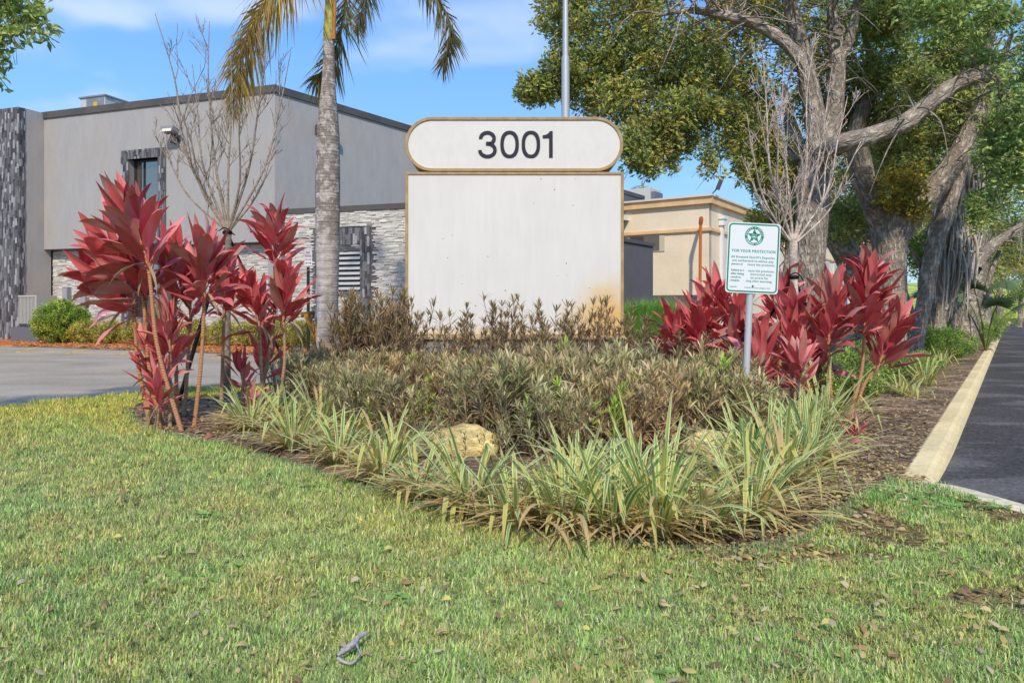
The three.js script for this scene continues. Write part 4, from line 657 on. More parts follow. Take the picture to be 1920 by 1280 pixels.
// fan-leaved palmettos at the feet of the trunks
function fan(root, c, az, tilt, R, colr) {
  const gs = []; for (let i = 0; i < 22; i++) { const a = lerp(-1.9, 1.9, i / 21), g = leafGeo({ L: R * (1 - .25 * Math.abs(a) / 1.9) * rr(.9, 1.05), W: R * .09, segs: 4, cols: [-1, 0, 1], width: t => t < .5 ? .6 + .8 * t : 2 * (1 - t) + .02, angle: t => .1 + t * t * .7, fold: .5, colour: () => jit(colr, .8, 1.2) }); g.rotateZ(-a); gs.push(g); }
  const m = mergeGeometries(gs); m.rotateX(tilt).rotateY(az).translate(c.x - root.position.x, c.y - root.position.y, c.z - root.position.z); mesh('fan_leaf', m, M.leaf, root);
}
for (const [px, Z, n, lab, up] of [[1712, 20.5, 5, 'green fan palmetto behind the slender leaning trunk', 1.9], [1850, 21, 6, 'green fan palmetto against the oak that leans over the road', 2.0], [1800, 24, 4, 'fan palmetto in the shade behind the shaggy palm', 1.6], [1700, 24, 4, 'pale fan palmetto half hidden by the forked oak', 1.3]]) {
  const t = thing('palmetto', lab, 'palm', GZ(px, Z)), o = t.position;
  for (let i = 0; i < n; i++) { const a = i / n * 6.28 + rr(-.3, .3), h = up * rr(.6, 1), e = o.clone().add(new THREE.Vector3(Math.sin(a) * .7, h, Math.cos(a) * .7)); wpart(t, 'stalk', colTube(tube([o.clone(), o.clone().lerp(e, .5).add(new THREE.Vector3(0, .25, 0)), e], [.025, .02, .012], { seg: 5, n: 6 }), [.16, .19, .06]), M.vc); fan(t, e, a, .9, .75, [.15, .23, .11]); }
}
// branch of a tree that stands left of the camera
{
  const t = thing('oak_tree', 'leafy oak bough hanging into the upper left corner', 'tree', V(-7.6, 0, 3.2));
  limb(t, 'trunk', [V(-7.6, -.05, 3.2), V(-7.5, 1.5, 3.2), V(-7.3, 3, 3.4), V(-7.2, 4.3, 3.6)], [.3, .24, .22, .18], M.oakBark, 16, 12);
  const a = [V(-7.3, 3.2, 3.4), V(-6.8, 4.4, 4.4), V(-6.1, 5.0, 5.6), V(-5.3, 5.0, 6.4), V(-4.8, 4.7, 6.8)]; limb(t, 'limb', a, [.15, .12, .09, .05, .015]);
  limb(t, 'limb', [V(-7.2, 4, 3.5), V(-7.8, 5.2, 3.0), V(-8.4, 6.2, 2.6)], [.16, .1, .03]);
  sprays(t, a, 26, .6, .012, M.oakBark);
  fill(t, [[V(-5.2, 4.35, 6.8), .5, .36, .4, 110], [V(-4.66, 4.15, 6.8), .24, .22, .25, 26], [V(-4.5, 3.95, 6.8), .1, .16, .1, 7], [V(-4.85, 3.9, 6.8), .2, .18, .2, 18], [V(-5.0, 3.6, 6.8), .2, .2, .14, 16], [V(-4.95, 4.9, 6.8), .7, .4, .4, 90], [V(-5.9, 5.2, 6), .8, .6, .7, 110], [V(-8, 6.2, 2.8), 1.3, .8, 1.2, 150], [V(-6.8, 5.4, 4.4), .9, .6, .9, 100]], oakTwigs, OAKG, { gap: .38, smin: .65, smax: 1.1 });
}
// ---------------------------------------------------------------- royal palm
{
  const Z = 14, t = thing('royal_palm', 'tall royal palm with bulging ringed trunk left of the sign', 'palm', GZ(614, Z));
  const prof = [[700, 20, 614], [640, 20, 614], [560, 19.6, 614], [470, 21.5, 614], [400, 22.3, 614], [350, 22.8, 614], [300, 22, 614.5], [240, 20, 615], [190, 15.5, 615], [140, 12, 616], [100, 10.6, 616.5], [74, 10, 617]];
  const ps = [], rs = []; ps.push(GZ(614, Z, -.05)); rs.push(21.5 * Z / F);
  const C = new THREE.CatmullRomCurve3(prof.map(([y, r, x]) => new THREE.Vector3(x, y, r)), false, 'centripetal').getPoints(240);
  C.forEach((c, i) => { const ring = Math.abs(Math.sin(i * Math.PI / (i > 150 ? 3 : 9))) < .18 ? 1.012 : 1; ps.push(P(c.x, c.y, Z)); rs.push(c.z * Z / F * ring * (1 + .012 * (noise(i * .4, 3) - .5))); });
  const N = 512; // pale grey bark, growth rings, lichen flecks, rust splash near the foot; v runs up the trunk
  const len = P(617, 74, Z).y, bk = tex(1024, (u, v) => {
    const h = v * 7, y = h / len; const lich = fbm(u * 16, v * 60, 71, 5), fine = fbm(u * 30, v * 220, 72, 3), st = fbm(u * 26, v * 8, 73, 3);
    let c = [200, 188, 176].map(q => q * (.80 + .26 * fine + .2 * (st - .5)));
    const mid = smooth(.3, .5, y); const dk = smooth(.50, .64, lich + .1 * mid) * lerp(.14, .5, mid), wh = smooth(.68, .76, fbm(u * 50, v * 160, 76, 3)) * mid * .7;
    c = c.map((q, i) => lerp(lerp(q, [98, 86, 76][i], dk), [214, 208, 200][i], wh));
    const rp = mid > .5 ? .036 : .16, rg = Math.abs(((h + .03 * fbm(u * 5, v * 5, 79, 2)) / rp) % 1 - .5) * 2; c = c.map(q => q * (1 - .30 * smooth(.84, .98, rg)));
    const ru = smooth(.52, .66, fbm(u * 3 + 1, v * 9, 77, 5) + .14 * smooth(.17, .05, y)) * smooth(.18, .12, y); c = c.map((q, i) => lerp(q, [176, 132, 82][i], ru * .7));
    return c.map(q => q / 255);
  }); bk.repeat.set(1 / 1.5, 1 / 7);
  const bb = tex(512, (u, v) => { const mid = smooth(2.2, 3.4, v * 7), rp = mid > .5 ? .072 : .16, rg = Math.abs((v * 7 / rp) % 1 - .5) * 2, k = .6 - .4 * smooth(.8, .97, rg) + .35 * (fbm(u * 24, v * 200, 72, 3) - .5); return [k, k, k]; }, false); bb.repeat.copy(bk.repeat);
  wpart(t, 'trunk', tube(ps, rs, { seg: 28 }), std({ map: bk, roughness: .95, bumpMap: bb, bumpScale: .02 }));
  const cs = [[76, 10.6], [66, 11.4], [40, 10], [10, 8.6], [-60, 7.2], [-130, 6], [-180, 3]]; const csx = mottled([166, 160, 84], .3, 1, { fine: 20, streak: .2, rough: .5 });
  wpart(t, 'crownshaft', tube(cs.map(([y]) => P(617 + (76 - y) * .012, y, Z)), cs.map(([, r]) => r * Z / F), { seg: 20, n: 30 }), csx);
  wpart(t, 'leaf_sheath', tube([P(625, 74, Z - .06), P(627, 20, Z - .07), P(630, -70, Z - .05)], [.045, .035, .012], { seg: 8, n: 12 }), mottled([176, 120, 70], .25, .5));
  const frond = (p, cols, nl, ll, droop, dead = 0, y0 = .12) => {
    const c = curvePts(p, 60), r = wpart(t, 'frond', colTube(tube(c, c.map((_, i) => lerp(.045, .006, i / 60)), { seg: 6 }), cols[0]), M.vc), gs = [];
    for (let i = 0; i < nl; i++) {
      const u = lerp(y0, .995, i / nl), k = Math.min(59, Math.floor(u * 60)), o = c[k].clone().lerp(c[k + 1], u * 60 - k), T = c[k + 1].clone().sub(c[k]).normalize();
      for (const s of [-1, 1]) {
        const side = T.clone().cross(new THREE.Vector3(0, 1, 0)); if (side.lengthSq() < .05) side.set(.6, 0, .8); side.normalize().applyAxisAngle(T, rr(-.9, .9)).multiplyScalar(s);
        const L = ll * (.55 + .45 * Math.sin(Math.PI * clamp(u * .95 + .1))) * rr(.75, 1.1), d = side.addScaledVector(T, lerp(.5, 1.1, u)).normalize(), w = .018 * rr(.8, 1.3);
        const P1 = o.clone().addScaledVector(d, L * .5).add(new THREE.Vector3(0, -droop * L * .22, 0)), P2 = o.clone().addScaledVector(d, L * .9).add(new THREE.Vector3(rr(-.04, .04), -droop * L * .8, rr(-.04, .04)));
        const nrm = d.clone().cross(T).normalize(), wv = T.clone().multiplyScalar(w), pos = []; const a0 = o.clone().sub(wv), a1 = o.clone().add(wv), b0 = P1.clone().addScaledVector(T, -w * 1.2), b1 = P1.clone().addScaledVector(T, w * 1.2).addScaledVector(nrm, w * .6);
        for (const q of [a0, a1, b0, a1, b1, b0, b0, b1, P2]) pos.push(q.x, q.y, q.z);
        const g = new THREE.BufferGeometry(); g.setAttribute('position', new THREE.Float32BufferAttribute(pos, 3)); g.computeVertexNormals(); paint(g, ...jit(pick(cols), .75, 1.25)); gs.push(g);
      }
    }
    const lg = mergeGeometries(gs); const lm = wpart(t, 'leaflets', lg, M.leaf, r); lm.userData.kind = 'stuff';
  };
  const gold = [[.62, .45, .10], [.72, .54, .13], [.42, .32, .09], [.48, .29, .13], [.34, .30, .08], [.50, .33, .17]], green = [[.17, .20, .06], [.12, .15, .06], [.27, .24, .08], [.20, .18, .09]], brownG = [[.24, .22, .08], [.32, .23, .12], [.17, .18, .07]], greyD = [[.42, .38, .32], [.5, .46, .4], [.3, .2, .1]];
  const o = P(619, -150, Z);
  frond([o, P(585, -135, Z - .2), P(545, -60, Z - .5), P(500, -5, Z - .7), P(466, 60, Z - .8), P(444, 130, Z - .8), P(438, 192, Z - .75)], gold, 230, .98, .8);
  frond([o, P(700, -140, Z - .1), P(770, -70, Z - .1), P(820, -5, Z), P(843, 50, Z), P(840, 90, Z), P(829, 120, Z)], brownG, 150, .66, .6);
  frond([o, P(640, -150, Z + .5), P(652, -60, Z + .7), P(645, 20, Z + .7), P(632, 80, Z + .7), P(610, 126, Z + .7), P(592, 150, Z + .7)], green.concat(gold.slice(2, 5)), 170, .86, .6);
  frond([o, P(660, -140, Z - .2), P(690, -60, Z), P(684, 0, Z + .1), P(668, 52, Z + .1)], greyD.concat(green), 90, .55, .9);
  for (const [dx, up, dz] of [[-2.4, 1.6, 1.2], [2.2, 1.8, 1.5], [-1.2, 2.4, -1.6], [1.5, 2.2, -1.7], [.3, 2.8, .5], [-2.7, .6, -.6], [2.8, .8, -.3]]) { const b = o.clone(), m = b.clone().add(new THREE.Vector3(dx * .45, up * .9, dz * .45)), e = b.clone().add(new THREE.Vector3(dx, up * .6, dz)); frond([b, m, e, e.clone().add(new THREE.Vector3(dx * .25, -.6, dz * .25))], green, 60, .6, .5, 0, .25); }
}
// ---------------------------------------------------------------- bare saplings, held by black props
function sapling(label, px, Z, forkY, topPts, r0, lean, mat, dens) {
  const t = thing('bare_sapling', label, 'tree', GZ(px, Z)), fork = P(px + lean, forkY, Z), k = Z / F;
  wpart(t, 'trunk', tube([GZ(px, Z, -.05), GZ(px, Z, .5), P(px + lean * .5, forkY + 60, Z), fork], [r0 * 1.25, r0 * 1.05, r0, r0 * 1.05], { n: 20, seg: 12, wob: .06 }), mat);
  topPts.forEach(([x, y, dz, r, bx]) => {
    const e = P(x, y, Z + dz), c1 = fork.clone().lerp(e, .35).add(new THREE.Vector3((bx || 0) * k, -.05, dz * .2)), main = curvePts([fork.clone().add(new THREE.Vector3(0, -.06, 0)), c1, fork.clone().lerp(e, .7).add(new THREE.Vector3(rr(-.05, .05) + (bx || 0) * k * .5, 0, rr(-.08, .08))), e], 26), gs = [];
    const L = fork.distanceTo(e); gs.push(tube(main, main.map((_, i) => lerp(r * 1.0, .005, Math.pow(i / 26, .8))), { seg: 7 }));
    const grow = (o, d, len, rad, depth) => {
      const q = [o]; const dir = d.clone(), N = 7; for (let i = 0; i < N; i++) { dir.add(new THREE.Vector3(rr(-.13, .13), rr(.0, .13), rr(-.13, .13))).normalize(); q.push(q[i].clone().addScaledVector(dir, len / N)); }
      gs.push(tube(q, q.map((_, i) => lerp(rad * 1.25, .0036, i / N)), { seg: 5 }));
      if (depth) for (let i = 0; i < depth + 2; i++) { const j = 1 + Math.floor(rr(.1, .95) * (N - 1)); grow(q[j], dir.clone().add(new THREE.Vector3(rr(-.85, .85), rr(-.3, .3), rr(-.85, .85))).normalize(), len * rr(.3, .6), rad * .5, depth - 1); }
    };
    const nb = Math.round(L * dens); for (let i = 0; i < nb; i++) { const j = 3 + Math.floor(rr(0, 20)), T = main[j + 1].clone().sub(main[j]).normalize(); grow(main[j], T.add(new THREE.Vector3(rr(-.75, .75), rr(-.1, .35), rr(-.7, .7))).normalize(), L * rr(.16, .42) * (1 - j / 40), Math.max(.005, r * .38 * (1 - j / 34)), rnd() < .6 ? 2 : 1); }
    wpart(t, 'branch', mergeGeometries(gs), mat);
  });
  return t;
}
sapling('bare pale sapling among the red plants in front of the grey building', 424, 10.3, 428, [[290, 25, .2, .028, -26], [392, 40, .3, .024, -10], [330, 190, -.5, .02, -22], [500, 80, -.2, .024, 12], [545, 95, .2, .02, 28], [360, 120, .6, .022, -14], [455, 150, -.6, .022, 6], [520, 250, .5, .018, 24], [300, 235, .5, .016, -26], [432, 100, .1, .022, 0]], .052, 3, M.myrtleDark, 2.3);
sapling('bare pale sapling in front of the big oak trunk', 1490, 10.2, 452, [[1430, 90, .1, .026, -22], [1470, 120, .4, .022, -8], [1560, 130, -.2, .024, 14], [1590, 180, .2, .02, 24], [1400, 210, -.3, .02, -20], [1450, 150, -.5, .02, -10], [1530, 60, .3, .022, 6], [1615, 265, -.3, .016, 26], [1390, 290, .3, .016, -18], [1575, 240, .5, .018, 16]], .055, -2, M.myrtleBark, 3.2);
function props(label, px, Z, hy, feet) {
  const t = thing('tree_brace', label, 'tree brace', GZ(px, Z)), c = P(px, hy, Z);
  wpart(t, 'collar', new THREE.TorusGeometry(.058, .012, 8, 18).rotateX(Math.PI / 2).scale(1, 2, 1).translate(c.x, c.y, c.z), M.black);
  wpart(t, 'strap', tube([c.clone().add(new THREE.Vector3(-.1, .02, .06)), c.clone().add(new THREE.Vector3(0, .06, .09)), c.clone().add(new THREE.Vector3(.12, -.04, .04))], [.009, .009, .009], { seg: 6, n: 10 }), M.black);
  for (const [x, Zf, r] of feet) { const e = GZ(x, Zf, -.02); wpart(t, 'prop', tube([c, e], [r, r], { seg: 8 }), M.black); }
}
props('black collar and props bracing the bare sapling by the drive', 426, 10.3, 436, [[556, 11.2, .019], [334, 9.9, .03], [430, 11.7, .02]]);
props('black props bracing the bare sapling by the oak', 1489, 10.2, 520, [[1350, 10.6, .022], [1445, 11.6, .018], [1590, 10.2, .02]]);
// ---------------------------------------------------------------- red cordylines
const RED = [
  { a: [.44, .055, .06], b: [.66, .13, .12], rib: [.70, .10, .14] }, { a: [.58, .09, .095], b: [.78, .20, .18], rib: [.80, .15, .20] }, { a: [.33, .06, .06], b: [.52, .14, .12], rib: [.62, .09, .13] },
  { a: [.46, .17, .13], b: [.62, .31, .235], rib: [.72, .15, .19] }, { a: [.76, .17, .17], b: [.90, .31, .28], rib: [.90, .26, .30] }];
const cordLeaf = RED.map(c => [0, 1, 2, 3].map(v => leafGeo({
  L: 1, W: .178 + .02 * v, segs: 10, cols: [-1, -.5, 0, .5, 1], fold: .5 - .08 * v, wave: .07 + .045 * v, twist: rr(-.9, .9),
  width: t => { if (t < .2) return .13; const q = (t - .2) / .8; return .13 * (1 - q) + .95 * Math.pow(Math.sin(Math.PI * Math.pow(q, .86)), .72) * (1 - .12 * q); },
  angle: t => [.2, .6, 1.1, 1.7][v] * t * t + .03, colour: (t, q) => { const n = noise(q * 5 + v * 9, t * 7, 5); if (q === 0) return c.rib.map((x, i) => lerp(x, c.b[i], smooth(.25, .9, t))); const edge = Math.abs(q) > .9 ? .3 : 0; const k = clamp(.2 + .6 * t + edge + .9 * (n - .5)); return c.a.map((x, i) => lerp(x, c.b[i], k)); }
})));
const ALL = [0, 1, 2, 3, 4, 0, 3, 1, 4];                                // one mix of leaf tones for every plant
const cordStemMat = (() => { const t = tex(256, (u, v) => { const r = Math.abs((v * 24) % 1 - .5) * 2, n = fbm(u * 8, v * 60, 81, 3, 8), k = .75 + .5 * n; return (r > .72 ? [206, 178, 142] : [170, 108, 66]).map(q => q / 255 * k); }); t.repeat.set(4, 2.4); return std({ map: t, roughness: .85 }); })();
const cordStemPale = (() => { const t = tex(256, (u, v) => { const r = Math.abs((v * 20) % 1 - .5) * 2, n = fbm(u * 8, v * 60, 83, 3, 8), k = .7 + .5 * n; return (r > .8 ? [150, 128, 100] : [186, 152, 112]).map(q => q / 255 * k); }); t.repeat.set(4, 2); return std({ map: t, roughness: .9 }); })();
// bx: foot column, Z: distance of the foot, (tx, ty): where the leaves begin, (ax, ay): where the head points, L: leaf length
function cordyline(label, group, bx, Z, tx, ty, ax, ay, n, L, { dz = 0, pale = false, spread = 1, bend = 0, head = .32 } = {}) {
  const o = GZ(bx, Z), t = thing('cordyline', label, 'cordyline', o, group), top = P(tx, ty, Z + dz).sub(o), axis = P(ax, ay, Z + dz).sub(o).sub(top).normalize(), k = Z / F;
  const tip = top.clone().addScaledVector(axis, head); n = Math.round(n * 1.9); L *= 1.0; 
  mesh('stem', tube([new THREE.Vector3(0, -.04, 0), top.clone().multiplyScalar(.5).add(new THREE.Vector3(bend * k, 0, 0)), top, tip], [.026, .021, .018, .008], { n: 20, seg: 8 }), pale ? cordStemPale : cordStemMat, t);
  const q0 = new THREE.Quaternion().setFromUnitVectors(new THREE.Vector3(0, 1, 0), axis); let az = rr(0, 6);
  for (let i = 0; i < n; i++) {
    const u = i / (n - 1), tilt = lerp(1.0, .05, Math.pow(u, .6)) * spread + rr(-.18, .18); az += 2.4 + rr(-.25, .25);
    const m = mesh('leaf', pick(cordLeaf[pick(ALL)]), M.leafGlossy, t); m.position.copy(top).addScaledVector(axis, lerp(-.16, head, u));
    m.quaternion.copy(q0).multiply(new THREE.Quaternion().setFromEuler(new THREE.Euler(tilt, az, rr(-.15, .15), 'YXZ')));
    const l = L * (1 - .25 * Math.abs(u - .45)) * rr(.72, 1.14); m.scale.set(l * rr(.95, 1.2), l, l);
  }
  if (n > 12) for (let i = 0; i < 3; i++) { const m = mesh('dry_leaf', pick(dryLeaf), M.leaf, t); m.position.copy(top).addScaledVector(axis, rr(-.06, .02)); m.quaternion.setFromEuler(new THREE.Euler(rr(1.6, 2.3), rr(0, 6.28), 0, 'YXZ')); m.scale.setScalar(L * rr(.5, .8)); }
  return t;
}
const dryLeaf = [0, 1].map(v => leafGeo({ L: 1, W: .07, segs: 7, cols: [-1, 0, 1], fold: .8, wave: .2, twist: 1.5, width: t => Math.sin(Math.PI * clamp(.08 + t * .9)), angle: t => t * 1.2, colour: (t, q) => [.60 * (1 - .3 * t), .40, .22] }));
const gl = 'red cordylines by the driveway', gr = 'red cordylines beside the notice sign';
cordyline('tallest red cordyline, its big head tilting left above the others by the drive', gl, 342, 7.5, 275, 490, 232, 370, 26, .74, { bend: -14, head: .42 });
cordyline('red cordyline leaning left, second highest head on the driveway side', gl, 300, 7.8, 262, 545, 195, 455, 24, .70, { bend: -4, head: .36 });
cordyline('leftmost red cordyline with ragged drooping leaves toward the stone wall', gl, 282, 7.9, 243, 572, 170, 500, 20, .66, { bend: -4, spread: 1.1 });
cordyline('red cordyline head in the middle of the left clump, behind the tall one', gl, 331, 8.3, 328, 545, 322, 450, 20, .6, { dz: .1 });
cordyline('red cordyline with straight pale stem right of the tall leaning one', gl, 363, 7.8, 383, 545, 388, 450, 24, .64, { bend: 4 });
cordyline('small maroon cordyline low behind the middle stems', gl, 345, 8.6, 357, 590, 352, 520, 14, .5, { pale: true });
cordyline('high dusky cordyline head right of the bare sapling trunk', gl, 482, 9.3, 516, 480, 516, 400, 22, .64, { bend: 12, pale: true });
cordyline('broad red cordyline head nearest the small parking sign', gl, 519, 9.2, 531, 592, 534, 520, 22, .64, { bend: 8, pale: true });
cordyline('bright red cordyline head left of the one near the parking sign', gl, 494, 9.0, 484, 600, 466, 535, 20, .56, { pale: true });
cordyline('dark maroon cordyline low under the right heads of the driveway clump', gl, 496, 9.5, 494, 690, 498, 640, 15, .5, { pale: true });
cordyline('half-height maroon cordyline head between the left stems', gl, 303, 7.9, 303, 695, 305, 640, 14, .56, { pale: true, head: .3 });
cordyline('knee-high crimson cordyline at the lawn edge of the left clump', gl, 292, 7.55, 297, 752, 298, 715, 13, .42, { pale: true, head: .22 });
cordyline('drooping purple cordyline hanging right of the sapling trunk', gl, 452, 9.0, 455, 715, 440, 660, 9, .42, { pale: true, head: .2 });
cordyline('waist-high red cordyline head between the two leaning left stems', gl, 318, 7.75, 318, 660, 314, 600, 12, .48, { pale: true, head: .26 });
cordyline('lowest left red cordyline head beside the leftmost stem', gl, 276, 7.85, 280, 700, 276, 650, 10, .44, { pale: true, head: .22 });
cordyline('tiny red cordyline shoot behind the variegated clump on the left', gl, 474, 8.4, 474, 775, 472, 740, 8, .32, { pale: true, head: .12 });
cordyline('red head filling the gap between sapling trunk and tall stems', gl, 414, 8.9, 420, 575, 424, 510, 18, .54, { pale: true });
cordyline('leftmost wine-red cordyline beside the green grass mound', gr, 1262, 10.4, 1263, 655, 1262, 600, 18, .62, { head: .26 });
cordyline('small wine-red cordyline tucked right of the leftmost one', gr, 1292, 10.6, 1292, 668, 1296, 610, 12, .5, { head: .2 });
cordyline('full dark red cordyline between the grass mound and the notice', gr, 1310, 10.2, 1312, 668, 1312, 590, 22, .78, { head: .4 });
cordyline('tall pink-tipped cordyline left of the notice plate', gr, 1342, 10.3, 1344, 620, 1346, 550, 22, .72, { head: .42 });
cordyline('red cordyline half hidden behind the notice post on its left', gr, 1378, 10.0, 1376, 650, 1384, 585, 22, .7, { head: .36 });
cordyline('dark red cordyline in front of the notice post foot, right side', gr, 1426, 8.4, 1424, 715, 1424, 640, 22, .6, { head: .34 });
cordyline('red cordyline rising behind the right edge of the notice', gr, 1462, 10.4, 1464, 600, 1466, 530, 20, .66, { head: .36 });
cordyline('large dark cordyline with arching leaves right of the notice', gr, 1492, 8.7, 1488, 680, 1484, 600, 26, .7, { head: .42 });
cordyline('short pink cordyline spreading low above the variegated clump', gr, 1503, 8.0, 1502, 715, 1496, 670, 13, .5, { head: .18 });
cordyline('wide red cordyline head in front of the big oak trunk', gr, 1560, 8.6, 1554, 640, 1560, 570, 28, .68, { head: .4 });
cordyline('brightest and highest cordyline head, before the forked oak', gr, 1590, 8.5, 1622, 610, 1628, 530, 28, .66, { head: .44, bend: 10 });
cordyline('single red cordyline leaning right on a thin stem by the kerb', gr, 1604, 8.9, 1653, 672, 1672, 615, 22, .66, { head: .3, bend: -8 });
cordyline('shaded maroon cordyline filling below the bright heads', gr, 1535, 9.4, 1534, 690, 1530, 620, 18, .6, { head: .3 });
cordyline('dark cordyline behind the post of the notice', gr, 1402, 10.2, 1404, 690, 1402, 620, 18, .62, { head: .3 });
cordyline('pink cordyline seedling on bare soil beside the variegated clump', gr, 1600, 7.3, 1602, 815, 1603, 790, 9, .26, { head: .06 });
// fallen cordyline leaves on the soil
[[395, 815, .3, 'long fallen red leaf on the soil left of the variegated clump'], [330, 795, 1.2, 'fallen crimson leaf at the foot of the left cordylines'], [255, 775, 2.3, 'shrivelled purple leaf at the left tip of the bed'], [405, 745, .8, 'tan curled leaf fallen behind the cordyline stems'], [1600, 838, 2.6, 'faded red leaf lying on soil near the kerb']].forEach(([x, y, a, l], i) => {
  const t = thing('fallen_leaf', l, 'leaf', G(x, y), 'cordyline leaves on the soil'); t.position.y = .02; const m = mesh('blade', cordLeaf[[1, 0, 2, 3, 1][i]][0], M.leafGlossy, t); m.rotation.set(1.45, a, 0, 'YXZ'); m.scale.setScalar(.42); });

// ---------------------------------------------------------------- variegated flax lilies
const cream = [.88, .84, .40], gn = [[.33, .48, .11], [.44, .55, .14], [.22, .36, .09]];
const flaxGeo = [...Array(18)].map((_, i) => {
  const dead = i === 12 || i === 13, yel = i === 10 || i === 11 || i === 15 || i === 17, g = gn[i % 3], b = [.25, .5, .9, 1.4, .7, 1.8, .35, 1.1, .6, 2.1, 1.2, .8, 1.6, 2.2, .5, .7, .3, 1.0][i], kink = i > 13 ? rr(.45, .7) : 2;
  return leafGeo({ L: 1, W: .027, segs: 8, cols: [-1, -.6, -.5, .5, .6, 1], fold: .35, twist: rr(-.7, .7), wave: .03, width: t => t < .7 ? .6 + .57 * t : Math.pow((1 - t) / .3, .75) + .01, angle: t => .04 + b * t * t + (t > kink ? 1.5 : 0),
    colour: (t, c) => { const n = rr(.9, 1.1); if (dead) return [.66 * n, .48 * n, .21 * n]; const tip = smooth(.86, .97, t); const s = Math.abs(c) > .55 ? (yel ? [.78, .66, .22] : cream) : (yel ? [.60, .58, .16] : g); return s.map((v, q) => lerp(v, [.62, .42, .18][q], tip) * n); } });
});
const deadGeo = [...Array(6)].map((_, i) => leafGeo({ L: 1, W: .018, segs: 5, cols: [-1, 0, 1], fold: .7, twist: rr(-1, 1), width: t => t < .6 ? 1 : (1 - t) / .4 + .02, angle: t => 1.1 + .55 * t, colour: () => { const k = rr(.75, 1.15); return [.72 * k, .54 * k, .25 * k]; } }));
function flax(label, p, n, L, { up = 1, dead = 26, group = 'variegated flax lilies along the lawn edge', lean = 0 } = {}) {
  const t = thing('flax_lily', label, 'flax lily', p, group);
  n = Math.round(n * rr(1.6, 2.2)); L *= rr(.88, 1.22); up *= rr(1.0, 1.45); const gold = rr(.12, .42);
  for (let i = 0; i < n; i++) {
    const u = i / n, tilt = (.08 + .75 * Math.pow(rnd(), .8)) * up, az = i * 2.4 + rr(-.4, .4), m = mesh('blade', flaxGeo[rnd() < gold ? pick([10, 11, 12, 13, 15, 17]) : pick([0, 1, 2, 3, 4, 5, 6, 7, 8, 9, 14, 16])], M.leaf, t);
    const r = .09 * Math.sqrt(rnd()); m.position.set(Math.sin(az) * r, 0, Math.cos(az) * r); m.rotation.set(tilt, az, 0, 'YXZ'); const l = L * rr(.65, 1.3) * (1 - .2 * u); m.scale.set(rr(.6, 1.3), l, l);
    if (lean) m.rotation.z += lean * rr(.3, 1);
  }
  const gs = []; for (let i = 0; i < dead; i++) { const a = rr(0, 6.28), l = L * rr(.35, .8), r = rr(0, .1); const g = pick(deadGeo).clone(); g.scale(.8, l, l).applyMatrix4(new THREE.Matrix4().makeRotationFromEuler(new THREE.Euler(rr(-.1, .38), a, rr(-.3, .3), 'YXZ'))).translate(Math.sin(a) * r, rr(.02, .14), Math.cos(a) * r); gs.push(g); }
  if (gs.length) mesh('dead_blades', mergeGeometries(gs), M.leaf, t).userData.kind = 'stuff';
}
const ORD = ['first', 'second', 'third', 'fourth', 'fifth', 'sixth', 'seventh', 'eighth', 'ninth', 'tenth', 'eleventh', 'twelfth', 'thirteenth', 'fourteenth', 'fifteenth'];
[[470, 806, 44, .52], [548, 842, 46, .56], [636, 868, 44, .54], [716, 900, 38, .48], [786, 934, 34, .50], [884, 958, 38, .54], [968, 984, 40, .52], [1060, 992, 42, .56], [1150, 1000, 46, .60], [1236, 1004, 44, .62], [1318, 1000, 34, .5], [1404, 972, 52, .64], [1470, 920, 44, .62], [1520, 872, 44, .6]].forEach(([x, y, n, L], i) => flax(`variegated flax lily, ${ORD[i]} along the lawn edge counting from the red plants`, G(x, y), n, L, { dead: 130 }));
[[520, 790, 36, .55, 'variegated flax lily behind the left end of the lawn-edge row'], [600, 800, 40, .6, 'variegated flax lily below the palm trunk'], [664, 820, 36, .56, 'variegated flax lily between the palm and the left boulder'], [745, 860, 30, .5, 'variegated flax lily just left of the left boulder'], [1080, 930, 34, .55, 'variegated flax lily in front of the brown shrubs midway between boulders'], [1196, 940, 36, .55, 'variegated flax lily left of the right boulder'], [1440, 850, 42, .66, 'upright variegated flax lily at the foot of the notice post'], [1500, 820, 44, .66, 'tall variegated flax lily below the short pink cordyline'], [1548, 800, 40, .62, 'variegated flax lily at the right end of the clump by bare soil'], [1400, 890, 38, .6, 'variegated flax lily right behind the right boulder']].forEach(([x, y, n, L, l]) => flax(l, G(x, y), n, L, { dead: 24 }));
[[1690, 738, 22, .5, 'flax lily on the soil strip below the leaning cordyline'], [1768, 692, 24, .6, 'flax lily midway along the soil strip by the kerb'], [1738, 722, 26, .62, 'loose flax lily on bare soil nearer the kerb bend'], [1712, 745, 14, .42, 'sparse flax lily with yellowing base on bare soil'], [1822, 655, 34, .8, 'grey-green flax lily among shrubs along the kerb'], [1790, 668, 24, .7, 'flax lily behind the loose one by the kerb'], [1610, 770, 10, .3, 'stunted flax lily by the thin cordyline stem']].forEach(([x, y, n, L, l]) => flax(l, G(x, y), n, L, { dead: 14, group: 'flax lilies along the kerb' }));

